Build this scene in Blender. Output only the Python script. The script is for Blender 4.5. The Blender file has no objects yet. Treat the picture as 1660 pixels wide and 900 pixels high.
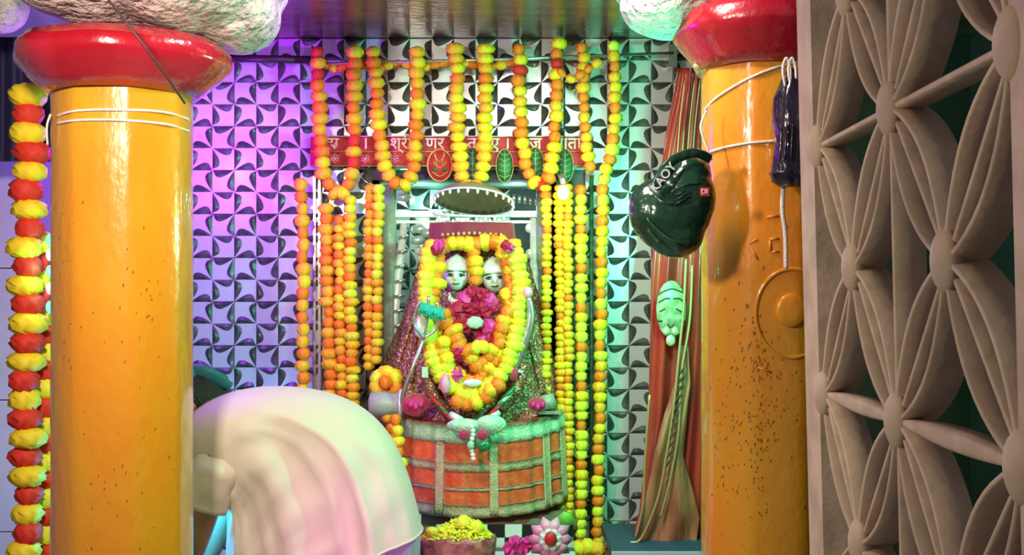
import bpy, math, random
from mathutils import Vector, Matrix, noise
random.seed(4)
C = bpy.context.scene.collection
sc = bpy.context.scene
PI = math.pi
F = 1944.0; ZC = 1.5; HY = 471.0
def W(px, py, Y):
    return Vector(((px-830)*Y/F, Y, ZC+(HY-py)*Y/F))

# ------------------------------------------------------------------ camera
cd = bpy.data.cameras.new('camera'); cam = bpy.data.objects.new('camera', cd); C.objects.link(cam)
cam.location = (0, 0, ZC); cam.rotation_euler = (PI/2, 0, 0)
cd.sensor_width = 36; cd.lens = F/1660*36; cd.shift_y = (HY-450)/1660; cd.clip_start = 0.02
sc.camera = cam
# ------------------------------------------------------------------ world, lights, exposure
wd = bpy.data.worlds.new('world'); sc.world = wd; wd.use_nodes = True
wd.node_tree.nodes['Background'].inputs[0].default_value = (0.75, 0.68, 0.72, 1)
wd.node_tree.nodes['Background'].inputs[1].default_value = 0.19
def lamp(kind, loc, power, color, size=0.1, target=None, spot=60, blend=0.8, spread=None):
    l = bpy.data.lights.new('lamp', kind); l.energy = power; l.color = color
    if kind == 'AREA': l.size = size
    else: l.shadow_soft_size = size
    if kind == 'SPOT': l.spot_size = math.radians(spot); l.spot_blend = blend
    if spread and kind == 'AREA': l.spread = math.radians(spread)
    o = bpy.data.objects.new('lamp', l); C.objects.link(o); o.location = loc
    if target is not None:
        o.rotation_euler = (Vector(target)-Vector(loc)).to_track_quat('-Z', 'Y').to_euler()
    return o
lamp('AREA', (-0.85, 1.75, 2.16), 31, (1.0, 0.88, 0.72), 0.16, (-0.7, 3.6, 1.5))      # lamp over the visitors
lamp('AREA', (0.0, 2.75, 2.62), 17, (1.0, 0.95, 0.84), 0.30, (-0.05, 4.5, 1.35))       # lamp before the shrine
lamp('POINT', (-1.17, 4.05, 2.00), 34, (0.38, 0.01, 1.0), 0.04)                        # violet stage lamp behind the left pillar
lamp('SPOT', (0.1, 2.55, 2.30), 170, (0.45, 0.02, 1.0), 0.05, (-1.22, 4.5, 2.28), 32, 1.0)
lamp('POINT', (0.53, 3.55, 1.72), 46, (0.04, 1.0, 0.52), 0.035)                        # green lamp behind the right pillar
lamp('POINT', (-1.03, 3.72, 0.85), 12, (0.02, 0.45, 1.0), 0.04)                         # blue lamp low behind the left pillar
lamp('SPOT', (0.30, 1.2, 0.75), 120, (1.0, 0.20, 0.95), 0.08, (-0.42, 3.6, 0.72), 20, 1.0)   # pink lamp near the floor
lamp('SPOT', (0.25, 2.5, 2.35), 60, (0.25, 1.0, 0.60), 0.08, (0.35, 4.6, 1.5), 50, 1.0)  # green lamp on the right of the shrine
lamp('SPOT', (-0.95, 1.15, 1.75), 30, (1.0, 0.86, 0.70), 0.06, (0.46, 1.45, 1.5), 62, 0.8)   # unseen warm light added to brighten the lattice rims
lamp('POINT', (-0.36, 4.80, 1.86), 1.3, (0.35, 1.0, 0.80), 0.03)      # unseen cool light added behind the banner to lift the dark niche
lamp('POINT', (0.02, 4.80, 1.88), 0.9, (0.45, 1.0, 0.85), 0.03)  # second added light in the niche, also out of sight
sc.view_settings.view_transform = 'Standard'; sc.view_settings.look = 'None'
sc.view_settings.gamma = 1.0; sc.view_settings.exposure = 0.0; sc.view_settings.use_curve_mapping = False

# ------------------------------------------------------------------ materials
def mat(name, col, rough=0.5, metal=0.0, col2=None, nscale=8, lo=0.4, hi=0.6, bump=0.0, bscale=40, coat=0.0,
        trans=0.0, emit=0.0, sheen=0.0, stretch=(1,1,1), detail=4, bdist=0.01, sss=0.0, alpha=1.0):
    m = bpy.data.materials.new(name); m.use_nodes = True; nt = m.node_tree; n = nt.nodes; L = nt.links
    b = n['Principled BSDF']
    b.inputs['Base Color'].default_value = (*col, 1); b.inputs['Roughness'].default_value = rough
    b.inputs['Metallic'].default_value = metal; b.inputs['Coat Weight'].default_value = coat
    b.inputs['Coat Roughness'].default_value = 0.08
    b.inputs['Transmission Weight'].default_value = trans; b.inputs['Sheen Weight'].default_value = sheen
    b.inputs['Alpha'].default_value = alpha
    tc = n.new('ShaderNodeTexCoord'); mp = n.new('ShaderNodeMapping'); L.new(tc.outputs['Object'], mp.inputs[0])
    mp.inputs['Scale'].default_value = stretch
    if col2 is not None:
        t = n.new('ShaderNodeTexNoise'); t.inputs['Scale'].default_value = nscale; t.inputs['Detail'].default_value = detail
        L.new(mp.outputs[0], t.inputs['Vector'])
        r = n.new('ShaderNodeValToRGB'); r.color_ramp.elements[0].position = lo; r.color_ramp.elements[1].position = hi
        r.color_ramp.elements[0].color = (*col, 1); r.color_ramp.elements[1].color = (*col2, 1)
        L.new(t.outputs['Fac'], r.inputs[0]); L.new(r.outputs[0], b.inputs['Base Color'])
    if bump:
        t2 = n.new('ShaderNodeTexNoise'); t2.inputs['Scale'].default_value = bscale; t2.inputs['Detail'].default_value = 3
        L.new(mp.outputs[0], t2.inputs['Vector'])
        bp = n.new('ShaderNodeBump'); bp.inputs['Strength'].default_value = bump; bp.inputs['Distance'].default_value = bdist
        L.new(t2.outputs['Fac'], bp.inputs['Height']); L.new(bp.outputs[0], b.inputs['Normal']); L.new(bp.outputs[0], b.inputs['Coat Normal'])
    if emit:
        b.inputs['Emission Color'].default_value = (*col, 1); b.inputs['Emission Strength'].default_value = emit
    return m
def sequin(name, cols, scale=70, rough=0.35, metal=0.5, bump=0.6):
    m = bpy.data.materials.new(name); m.use_nodes = True; nt = m.node_tree; n = nt.nodes; L = nt.links
    b = n['Principled BSDF']; b.inputs['Roughness'].default_value = rough; b.inputs['Metallic'].default_value = metal
    tc = n.new('ShaderNodeTexCoord'); v = n.new('ShaderNodeTexVoronoi'); v.inputs['Scale'].default_value = scale
    L.new(tc.outputs['Object'], v.inputs['Vector'])
    sp = n.new('ShaderNodeSeparateColor'); L.new(v.outputs['Color'], sp.inputs[0])
    r = n.new('ShaderNodeValToRGB'); r.color_ramp.interpolation = 'CONSTANT'
    e = r.color_ramp.elements
    while len(e) < len(cols): e.new(0.5)
    for i, c in enumerate(cols): e[i].position = i/len(cols); e[i].color = (*c, 1)
    L.new(sp.outputs[0], r.inputs[0]); L.new(r.outputs[0], b.inputs['Base Color'])
    bp = n.new('ShaderNodeBump'); bp.inputs['Strength'].default_value = bump; bp.inputs['Distance'].default_value = 0.006
    L.new(v.outputs['Distance'], bp.inputs['Height']); L.new(bp.outputs[0], b.inputs['Normal'])
    return m
M = {
 'pillar': mat('yellow_enamel', (0.72,0.33,0.014), 0.3, col2=(0.80,0.25,0.01), nscale=3, bump=0.35, bscale=28, coat=0.9, stretch=(1,1,0.5)),
 'speck': mat('dark_chip', (0.16,0.08,0.015), 0.6),
 'red_paint': mat('red_enamel', (0.36,0.006,0.015), 0.25, col2=(0.46,0.012,0.035), nscale=5, bump=0.4, bscale=22, coat=0.9),
 'stone': mat('limewashed_stone', (0.72,0.57,0.54), 0.8, col2=(0.48,0.36,0.35), nscale=14, bump=1.0, bscale=38, bdist=0.03),
 'beam': mat('brown_lacquered_beam', (0.045,0.014,0.010), 0.28, col2=(0.15,0.06,0.035), nscale=5, lo=0.35, hi=0.75, bump=0.3, bscale=20, coat=0.6, stretch=(1,3,1)),
 'tile': mat('silver_white_tile', (0.70,0.71,0.72), 0.28, metal=0.3, bump=0.06, bscale=9),
 'blade': mat('grey_blade_relief', (0.07,0.075,0.07), 0.32, metal=0.2, col2=(0.15,0.155,0.145), nscale=20, bump=0.05),
 'grout': mat('dark_grout', (0.10,0.10,0.10), 0.8),
 'lilac': mat('lilac_glazed_tile', (0.48,0.44,0.62), 0.3, col2=(0.56,0.50,0.66), nscale=3),
 'navy': mat('navy_cloth', (0.015,0.015,0.07), 0.7),
 'floor': mat('grey_marble', (0.28,0.27,0.26), 0.3, col2=(0.4,0.38,0.36), nscale=4),
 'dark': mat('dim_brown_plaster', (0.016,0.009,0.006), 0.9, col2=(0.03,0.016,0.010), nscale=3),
 'jali': mat('beige_cement', (0.62,0.47,0.33), 0.65, col2=(0.48,0.36,0.25), nscale=12, bump=0.5, bscale=45, bdist=0.004),
 'string': mat('white_cotton_string', (0.85,0.74,0.66), 0.8, bump=0.5, bscale=300),
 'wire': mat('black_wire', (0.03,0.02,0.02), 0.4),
 'steel': mat('polished_steel', (0.75,0.76,0.75), 0.22, metal=0.9, bump=0.1, bscale=30),
 'silver': mat('beaten_silver', (0.80,0.86,0.82), 0.38, metal=0.15, bump=0.5, bscale=90, bdist=0.004),
 'brass': mat('dull_brass', (0.40,0.30,0.18), 0.4, metal=0.25, col2=(0.30,0.20,0.12), nscale=9),
 'mirror': mat('greenish_mirror_sheet', (0.50,0.68,0.62), 0.3, metal=0.4, bump=0.5, bscale=16),
 'nichegrey': mat('grey_green_plaster', (0.30,0.34,0.27), 0.4, col2=(0.38,0.42,0.36), nscale=5),
 'pearl': mat('pearl_bead', (0.85,0.84,0.78), 0.2, coat=0.5),
 'redcloth': mat('red_banner_cloth', (0.58,0.03,0.03), 0.6, col2=(0.48,0.02,0.04), nscale=12, bump=0.3, bscale=120),
 'whiteprint': mat('white_letter_print', (0.88,0.70,0.66), 0.6),
 'goldprint': mat('gold_thread', (0.78,0.50,0.20), 0.45, metal=0.3),
 'leaf': mat('green_leaf_cloth', (0.03,0.16,0.05), 0.5, col2=(0.02,0.09,0.03), nscale=30),
 'brightleaf': mat('bright_leaf', (0.10,0.42,0.04), 0.5, col2=(0.2,0.5,0.05), nscale=30),
 'leafvein': mat('pale_green_thread', (0.35,0.55,0.25), 0.5),
 'maroon': mat('maroon_velvet', (0.24,0.008,0.03), 0.7, sheen=0.5, bump=0.4, bscale=60),
 'crimson': mat('crimson_velvet', (0.50,0.01,0.08), 0.6, sheen=0.5, bump=0.5, bscale=60),
 'robe': sequin('sequinned_robe', [(0.30,0.12,0.05),(0.42,0.22,0.10),(0.20,0.10,0.05),(0.50,0.32,0.20),(0.36,0.09,0.05),(0.62,0.50,0.36),(0.22,0.13,0.07),(0.42,0.14,0.08)], 150),
 'skirt': mat('vermilion_silk', (0.70,0.085,0.02), 0.42, col2=(0.80,0.15,0.04), nscale=20, bump=0.5, bscale=50, sheen=0.3),
 'mint': mat('mint_brocade_trim', (0.42,0.72,0.50), 0.45, metal=0.15, col2=(0.56,0.80,0.54), nscale=40, bump=0.5, bscale=120),
 'khaki': mat('khaki_brocade_trim', (0.56,0.54,0.30), 0.45, metal=0.15, col2=(0.54,0.42,0.26), nscale=30, bump=0.5, bscale=120),
 'teal': mat('teal_tinsel', (0.02,0.42,0.33), 0.4, bump=0.6, bscale=90),
 'green': mat('green_glass', (0.01,0.20,0.06), 0.2, coat=0.8),
 'kurta': mat('cream_cotton', (0.70,0.58,0.47), 0.6, sheen=0.25, bump=0.12, bscale=8, bdist=0.03),
 'lining': mat('satin_lower_cloth', (0.48,0.46,0.58), 0.35, bump=0.3, bscale=12, bdist=0.03),
 'skin': mat('brown_skin', (0.36,0.16,0.08), 0.5, col2=(0.40,0.18,0.10), nscale=6),
 'hair': mat('black_hair', (0.008,0.006,0.006), 0.45, bump=0.6, bscale=120, stretch=(1,4,1)),
 'capteal': mat('teal_cap_cloth', (0.01,0.14,0.17), 0.5),
 'bag_green': mat('dark_green_plastic', (0.012,0.050,0.028), 0.24, col2=(0.02,0.08,0.04), nscale=8, coat=0.5, bump=0.5, bscale=14, bdist=0.03),
 'bag_black': mat('purple_black_plastic', (0.018,0.010,0.024), 0.20, coat=0.5, bump=0.5, bscale=16, bdist=0.03, stretch=(1.6,1,0.6)),
 'bag_red': mat('red_label', (0.65,0.02,0.02), 0.5),
 'bag_white': mat('white_print', (0.8,0.82,0.8), 0.5),
 'flag': mat('glossy_red_cloth', (0.46,0.035,0.02), 0.25, col2=(0.34,0.02,0.02), nscale=5, coat=0.5, bump=0.3, bscale=10, stretch=(3,3,0.5)),
 'flag_tan': mat('copper_satin', (0.52,0.19,0.10), 0.28, coat=0.7, col2=(0.34,0.08,0.05), nscale=7, bump=0.4, bscale=9, bdist=0.03, stretch=(3,1,0.5)),
 'flag_gold': mat('gold_piping', (0.55,0.32,0.15), 0.3, metal=0.4),
 'tigerface': mat('pale_print', (0.34,0.32,0.20), 0.4, col2=(0.20,0.17,0.09), nscale=40),
 'print_dark': mat('dark_print', (0.06,0.035,0.02), 0.4),
 'orange': mat('marigold_orange', (0.95,0.23,0.01), 0.6),
 'amber': mat('marigold_amber', (0.95,0.47,0.02), 0.6),
 'yellow': mat('marigold_yellow', (0.95,0.68,0.02), 0.6),
 'lime': mat('marigold_lemon', (0.86,0.86,0.05), 0.6),
 'redf': mat('red_pompom', (0.72,0.03,0.015), 0.65),
 'crimf': mat('crimson_rose', (0.45,0.006,0.05), 0.6),
 'pinkf': mat('magenta_petal', (0.70,0.03,0.28), 0.5),
 'lotus': mat('pink_lotus_foil', (0.85,0.22,0.45), 0.4, col2=(0.9,0.45,0.6), nscale=8),
 'black': mat('black_glaze', (0.015,0.015,0.015), 0.3), 'white': mat('white_glaze', (0.72,0.78,0.76), 0.3),
 'wood': mat('brown_pedestal', (0.26,0.15,0.10), 0.5, col2=(0.34,0.20,0.14), nscale=12, stretch=(1,1,8)),
 'tray': mat('maroon_foil_cloth', (0.26,0.07,0.06), 0.3, col2=(0.5,0.2,0.16), nscale=26, bump=0.8, bscale=30),
 'bulb': mat('lit_bulb', (1.0,0.86,0.45), 0.5, emit=9.0),
 'led': mat('lit_green_led', (0.1,1.0,0.45), 0.5, emit=2.2), 'ledv': mat('lit_violet_led', (0.55,0.4,1.0), 0.5, emit=1.4),
 'bluedark': mat('blue_black_cloth', (0.02,0.05,0.09), 0.6),
}
# ------------------------------------------------------------------ mesh helpers
class MB:
    def __init__(s): s.v = []; s.f = []; s.m = []; s.k = 0
    def add(s, V, Fc, k=None):
        o = len(s.v); s.v += [Vector(p) for p in V]; s.f += [tuple(i+o for i in q) for q in Fc]
        s.m += [s.k if k is None else k]*len(Fc); return s
    def box(s, a, b, k=None):
        x0,y0,z0 = a; x1,y1,z1 = b
        return s.add([(x0,y0,z0),(x1,y0,z0),(x1,y1,z0),(x0,y1,z0),(x0,y0,z1),(x1,y0,z1),(x1,y1,z1),(x0,y1,z1)],
              [(0,3,2,1),(4,5,6,7),(0,1,5,4),(1,2,6,5),(2,3,7,6),(3,0,4,7)], k)
    def tube(s, P, r, n=8, k=None, flat=1.0):
        P = [Vector(p) for p in P]; V = []; Fc = []
        rs = r if isinstance(r, (list, tuple)) else [r]*len(P)
        up = Vector((0, 1, 0.03))
        for i, p in enumerate(P):
            t = (P[min(i+1, len(P)-1)]-P[max(i-1, 0)]).normalized()
            a = t.cross(up)
            if a.length < 0.1: a = t.cross(Vector((0,0,1)))
            a.normalize(); b = t.cross(a).normalized()
            for j in range(n):
                q = 2*PI*j/n; V.append(p + a*rs[i]*math.cos(q) + b*rs[i]*flat*math.sin(q))
        for i in range(len(P)-1):
            for j in range(n): Fc.append((i*n+j, i*n+(j+1)%n, (i+1)*n+(j+1)%n, (i+1)*n+j))
        Fc.append(tuple(range(n-1, -1, -1))); Fc.append(tuple(range((len(P)-1)*n, len(P)*n)))
        return s.add(V, Fc, k)
    def lathe(s, prof, c, n=32, k=None, fn=None):
        V = []; Fc = []
        for r, z in prof:
            for j in range(n):
                q = 2*PI*j/n; rr = r*(fn(q, z) if fn else 1)
                V.append((c[0]+rr*math.cos(q), c[1]+rr*math.sin(q), c[2]+z))
        m = len(prof)
        for i in range(m-1):
            for j in range(n): Fc.append((i*n+j, i*n+(j+1)%n, (i+1)*n+(j+1)%n, (i+1)*n+j))
        Fc.append(tuple(range(n-1, -1, -1))); Fc.append(tuple(range((m-1)*n, m*n)))
        return s.add(V, Fc, k)
    def ell(s, c, r, n=16, m=10, k=None, rot=None, fn=None):
        V = []; Fc = []; c = Vector(c)
        for i in range(m+1):
            th = PI*i/m
            for j in range(n):
                ph = 2*PI*j/n
                d = Vector((math.sin(th)*math.cos(ph), math.sin(th)*math.sin(ph), math.cos(th)))
                p = Vector((d.x*r[0], d.y*r[1], d.z*r[2]))
                if fn: p = fn(d, p)
                if rot: p = rot @ p
                V.append(c+p)
        for i in range(m):
            for j in range(n): Fc.append((i*n+j, (i+1)*n+j, (i+1)*n+(j+1)%n, i*n+(j+1)%n))
        return s.add(V, Fc, k)
    def ring_loft(s, rings, closed=True, cap=True, k=None):
        n = len(rings[0]); V = [p for r in rings for p in r]; Fc = []
        for i in range(len(rings)-1):
            for j in range(n if closed else n-1): Fc.append((i*n+j, i*n+(j+1)%n, (i+1)*n+(j+1)%n, (i+1)*n+j))
        if cap and closed: Fc.append(tuple(range(n-1, -1, -1))); Fc.append(tuple(range((len(rings)-1)*n, len(rings)*n)))
        return s.add(V, Fc, k)
    def mesh(s, name, mats, smooth=True):
        me = bpy.data.meshes.new(name); me.from_pydata([tuple(v) for v in s.v], [], s.f)
        for m in (mats if isinstance(mats, (list, tuple)) else [mats]): me.materials.append(M[m] if isinstance(m, str) else m)
        me.polygons.foreach_set('material_index', s.m)
        me.polygons.foreach_set('use_smooth', [smooth]*len(me.polygons)); me.update()
        return me
def link(name, me, parent=None):
    o = bpy.data.objects.new(name, me); C.objects.link(o)
    if parent: o.parent = parent; o.matrix_parent_inverse = base(parent).inverted()
    return o
def base(p):
    m = Matrix.Translation(p.location) @ p.rotation_euler.to_matrix().to_4x4()
    if p.parent: m = base(p.parent) @ p.matrix_parent_inverse @ m
    return m
def obj(name, mb, mats, parent=None, smooth=True, label=None):
    o = link(name, mb.mesh(name, mats, smooth), parent)
    if label: o['label'] = label
    return o
def thing(name, label, cat, loc=(0,0,0), group=None):
    o = bpy.data.objects.new(name, None); C.objects.link(o); o.location = loc; o.empty_display_size = 0.05
    return tag(o, label, cat, group)
def tag(o, label, cat, group=None, kind=None):
    o['label'] = label; o['category'] = cat
    if group: o['group'] = group
    if kind: o['kind'] = kind
    return o
def struct(o): o['kind'] = 'structure'; return o
def mod(o, typ, **kw):
    m = o.modifiers.new(typ.lower(), typ)
    for k, v in kw.items(): setattr(m, k, v)
    return m
def lump(p, amp, sc_): return amp*noise.noise(p*sc_)
def spline(pts, n=8):
    P = [Vector(p) for p in pts]
    if len(P) == 2: return [P[0].lerp(P[1], i/n) for i in range(n+1)]
    out = []
    for i in range(len(P)-1):
        a = P[max(i-1,0)]; b = P[i]; c = P[i+1]; d = P[min(i+2, len(P)-1)]
        for j in range(n):
            t = j/n
            out.append(0.5*((2*b)+(c-a)*t+(2*a-5*b+4*c-d)*t*t+(3*b-a-3*c+d)*t**3))
    out.append(P[-1]); return out

# ------------------------------------------------------------------ the setting
YW = 4.6
fl = struct(obj('floor', MB().box((-3,-1.5,-0.1),(3,5.4,0)), 'floor', smooth=False))
ce = struct(obj('ceiling', MB().box((-3,1.5,2.95),(3,5.4,3.05)), 'dark', smooth=False))
# back wall with the niche opening
nx0, nx1 = W(612,0,YW).x, W(893,0,YW).x; nz1 = W(0,292,YW).z; nz0 = 0.6
xl, xr = W(262,0,YW).x, W(1165,0,YW).x
mb = MB()
mb.box((xl,YW,0),(nx0,YW+0.1,2.95)); mb.box((nx1,YW,0),(xr,YW+0.1,2.95)); mb.box((nx0,YW,nz1),(nx1,YW+0.1,2.95)); mb.box((nx0,YW,0),(nx1,YW+0.1,nz0))
wb = struct(obj('wall_back', mb, 'grout', smooth=False))
# pinwheel tile: 2x2 cells with raised blades, one mesh shared by every tile
def tile_mesh(s, name, mats=('tile','blade')):
    h = s/2; mb = MB(); g = 0.0012; t = 0.012
    mb.box((-h+g,-t,-h+g),(h-g,0,h-g), 0)
    def blade(a, b, nrm):   # a = tip at the bright hub, b = broad end at the dark hub
        a = Vector(a); b = Vector(b); nrm = Vector(nrm); N = 9
        e = []; c = []
        for i in range(N+1):
            u = i/N
            w = 0.37*h*math.sin(PI*min(1,u**1.45))**0.8 if 0<u<1 else 0.0
            w = 0.36*h*(u**1.25)*(1-u**6)**0.6*1.15
            pe = a.lerp(b, u*0.99); e.append(pe); c.append(pe+nrm*w)
        V = []
        for i in range(N+1):
            u = i/N; hgt = 0.010*math.sin(PI*min(1, 0.12+u*0.80))
            V += [(e[i].x, -t-0.0005-hgt*0.15, e[i].y), ((e[i]*0.45+c[i]*0.55).x, -t-hgt, (e[i]*0.45+c[i]*0.55).y), (c[i].x, -t+0.0005, c[i].y)]
        Fc = []
        for i in range(N):
            for j in range(2): Fc.append((i*3+j, (i+1)*3+j, (i+1)*3+j+1, i*3+j+1))
        mb.add(V, Fc, 1)
    # centre is the bright hub; dark hubs at the four edge midpoints of the 2x2 block
    q = h-g
    for k in range(4):
        ang = k*PI/2; R = Matrix.Rotation(ang, 2)
        d = R @ Vector((0, 1)); n1 = R @ Vector((-1, 0)) if k % 2 == 0 else R @ Vector((1, 0))
        blade((0,0), d*q, tuple(n1))
    # blades along the outer border: tips at the corners (bright hubs)
    return mb, blade, h, q
def full_tile(s, name):
    mb, blade, h, q = tile_mesh(s, name)
    return mb.mesh(name, ['tile','blade'], smooth=False)
TP = 70.9
# cell rules: A (top-left) blades right+bottom, tip at its bottom-right; B tips top-right; C tips bottom-left; D tips top-left
def cell_tile(s):
    h = s/2; mb = MB(); g = 0.0012; t = 0.012
    mb.box((-h+g,-t,-h+g),(h-g,0,h-g), 0)
    def blade(a, b, nrm):
        a = Vector(a); b = Vector(b); nrm = Vector(nrm); N = 9; V = []; Fc = []
        for i in range(N+1):
            u = i/N; w = 0.56*h*(u**0.85)*max(0.0, 1-u**4)**0.7
            e = a.lerp(b, 0.02+u*0.95); c = e+nrm*w; m_ = e*0.55+c*0.45
            hg = 0.009*min(1, u*2.2+0.1)
            V += [(e.x,-t-0.0008,e.y),(m_.x,-t-hg,m_.y),(c.x,-t+0.0004,c.y)]
        for i in range(N):
            for j in range(2): Fc.append((i*3+j, (i+1)*3+j, (i+1)*3+j+1, i*3+j+1))
        mb.add(V, Fc, 1)
    q = h-g
    # A: x<0,z>0 ; tip (0,0): right edge from (0,0) to (0,h) on the left side, bottom edge from (0,0) to (-h,0) above
    blade((0,0),(0,q),(-1,0)); blade((0,0),(-q,0),(0,1))
    # B: x>0,z>0 ; tip (h,h): top edge to (0,h) below, right edge to (h,0) on its left
    blade((q,q),(0,q),(0,-1)); blade((q,q),(q,0),(-1,0))
    # C: x<0,z<0 ; tip (-h,-h): left edge to (-h,0) on its right, bottom edge to (0,-h) above
    blade((-q,-q),(-q,0),(1,0)); blade((-q,-q),(0,-q),(0,1))
    # D: x>0,z<0 ; tip (0,0): left edge to (0,-h) right side, top edge to (h,0) below
    blade((0,0),(0,-q),(1,0)); blade((0,0),(q,0),(0,-1))
    return mb.mesh('tile', ['tile','blade'], smooth=False)
ts = TP*YW/F
tme = cell_tile(ts)
for i in range(-2, 11):
    for j in range(-2, 11):
        cx, cy = 416.6+TP*i, 170+TP*j
        if cy-TP/2 < 40: continue
        p = W(cx, cy, YW)
        if p.x+ts/2 > nx0+0.02 and p.x-ts/2 < nx1-0.02 and p.z-ts/2 < nz1-0.01 and cy < 730: continue
        if p.x-ts/2 < xl-0.02 or p.x+ts/2 > xr+0.02: continue
        o = link('tile', tme, wb); o.location = (p.x, YW, p.z)
# niche lining (recess behind the wall) and its mirror-finish back tiles
ND = 0.42
mb = MB(); mb.box((nx0-0.02,YW,nz0),(nx0,YW+ND,nz1)); mb.box((nx1,YW,nz0),(nx1+0.02,YW+ND,nz1)); obj('niche_side', mb, 'mirror', wb, False)
obj('niche_top', MB().box((nx0,YW+0.1,nz1),(nx1,YW+ND,nz1+0.02)), 'nichegrey', wb, False)
obj('niche_back', MB().box((nx0,YW+ND,nz0),(nx1,YW+ND+0.03,nz1)), 'grout', wb, False)
obj('niche_floor', MB().box((nx0,YW,nz0-0.02),(nx1,YW+ND,nz0)), 'wood', wb, False)
for i in range(5):
    for j in range(8):
        px, pz = nx0+0.055+ts*(i+0.2), nz1-0.085-ts*j
        if px+ts/2 > nx1+0.01: continue
        o = link('tile', tme, wb); o.location = (px, YW+ND, pz)
# rounded grey jamb columns of the niche
for px, nm in ((630, 'l'), (882, 'r')):
    p = W(px, 0, YW-0.03)
    mb = MB(); mb.lathe([(0.024, 0), (0.024, 0.95), (0.030, 0.99), (0.030, 1.28)], (p.x, YW-0.03, 0.62), 16)
    obj('niche_column', mb, 'nichegrey', wb)
# beam / soffit over the shrine, and shadow gap strip
struct(obj('beam', MB().box((-1.35,3.45,2.465),(1.9,5.2,2.95)), 'beam', smooth=False))
# dim walls
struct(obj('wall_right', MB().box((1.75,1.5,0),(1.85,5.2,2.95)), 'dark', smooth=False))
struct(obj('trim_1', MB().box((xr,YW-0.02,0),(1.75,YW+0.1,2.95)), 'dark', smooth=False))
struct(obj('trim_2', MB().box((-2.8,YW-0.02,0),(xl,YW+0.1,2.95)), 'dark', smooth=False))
# lilac tiled wall at far left
wl = struct(obj('wall_left', MB().box((-2.6,4.18,0),(-1.42,4.3,2.95)), 'grout', smooth=False))
ys = [-30, 222, 435, 648, 861, 1074]
lt = {}
for a, b in zip(ys[:-1], ys[1:]):
    z1, z0 = W(0,a,4.18).z, W(0,b,4.18).z
    if z0 < 0: z0 = 0.0
    for x0 in (-2.4, -1.94):
        obj('tile', MB().box((x0+.002,4.165,z0+.002),(x0+.458 if x0 < -2 else -1.43,4.19,z1-.002)), 'lilac', wl, False)

# ------------------------------------------------------------------ pillars
def octo(q, z):
    a = (q+PI/8) % (PI/4) - PI/8
    return 0.55+0.45*math.cos(PI/8)/math.cos(a)*1.04
def pillar(px, Y, r, label, cap_flare, zb, hk):
    c = W(px, 0, Y); x = c.x
    t = thing('pillar', label, 'pillar', (x, Y, 0))
    mb = MB(); prof = [(r*1.02,0)]+[(r*(1.0-0.012*i/20+0.004*math.sin(i*1.7)), zb*i/20+0.001) for i in range(21)]+[(r*0.985, zb+0.05)]
    mb.lathe(prof, (x,Y,0), 64, fn=octo); obj('shaft', mb, 'pillar', t)
    mb = MB(); R = cap_flare
    mb.lathe([(r*0.99,zb-0.004),(r*1.06,zb-0.006),(R*0.80,zb+0.022*hk),(R*0.92,zb+0.052*hk),(R*0.99,zb+0.074*hk),(R,zb+0.082*hk),(R*0.995,zb+0.108*hk),(R*0.97,zb+0.118*hk),(R*0.93,zb+0.122*hk),(R*0.90,zb+0.135*hk),(R*0.80,zb+0.14*hk)], (x,Y,0), 64,
             fn=lambda q,z: 1+0.018*math.sin(3*q+1)+0.012*math.sin(7*q+z*20))
    obj('capital_ring', mb, 'red_paint', t, label='glossy red flared ring')
    return t, x
pl, plx = pillar(200, 3.16, 0.178, 'yellow enamelled pillar on the left with a single tied string pair below its red ring', 0.276, 2.015, 1.0)
pr, prx = pillar(1240, 3.22, 0.172, 'yellow enamelled pillar on the right with round boss relief and hanging bags', 0.248, 2.090, 1.2)
def chips(par, x, Y, r, spots, n, seed):
    rr = random.Random(seed); mb = MB()
    for _ in range(n):
        u = rr.random(); cx, cy, sx, sy = spots[int(rr.random()*len(spots))]
        px = cx+rr.gauss(0,sx); py = cy+rr.gauss(0,sy)
        dx = (px-830)*Y/F-x; dx *= (Y-r*0.7)/Y
        if abs(dx) > r*0.93: continue
        z = ZC+(HY-py)*(Y-r)/F
        ang = math.atan2(-math.sqrt(max(0,r*r-dx*dx)), dx); rad = r*octo(ang, z)*0.992+0.0002
        nrm = Vector((math.cos(ang), math.sin(ang), 0)); tt = Vector((-nrm.y, nrm.x, 0))
        cpt = Vector((x,Y,z))+nrm*rad; w = rr.uniform(.0008,.0022); hh = rr.uniform(.0015,.006); sk = rr.uniform(-.5,1.0)
        V = []
        for k in range(5):
            q = 2*PI*k/5; a_, b_ = w*math.cos(q), hh*math.sin(q)
            V.append(cpt+tt*(a_+b_*sk*0.6)+Vector((0,0,b_))+nrm*0.0008)
        V.append(cpt+nrm*0.0014)
        mb.add(V, [(0,1,5),(1,2,5),(2,3,5),(3,4,5),(4,0,5)])
    o = obj('paint_chips', mb, 'speck', par); o['kind'] = 'stuff'; return o
chips(pl, plx, 3.16, 0.178, [(200,520,60,90),(255,560,22,120),(150,650,40,90),(130,420,30,80),(225,800,40,60),(270,500,12,60)], 90, 3)
chips(pr, prx, 3.22, 0.172, [(1165,680,22,80),(1200,650,26,70),(1205,590,10,50),(1180,780,30,50),(1215,700,10,40),(1250,620,50,120)], 300, 5)
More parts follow.
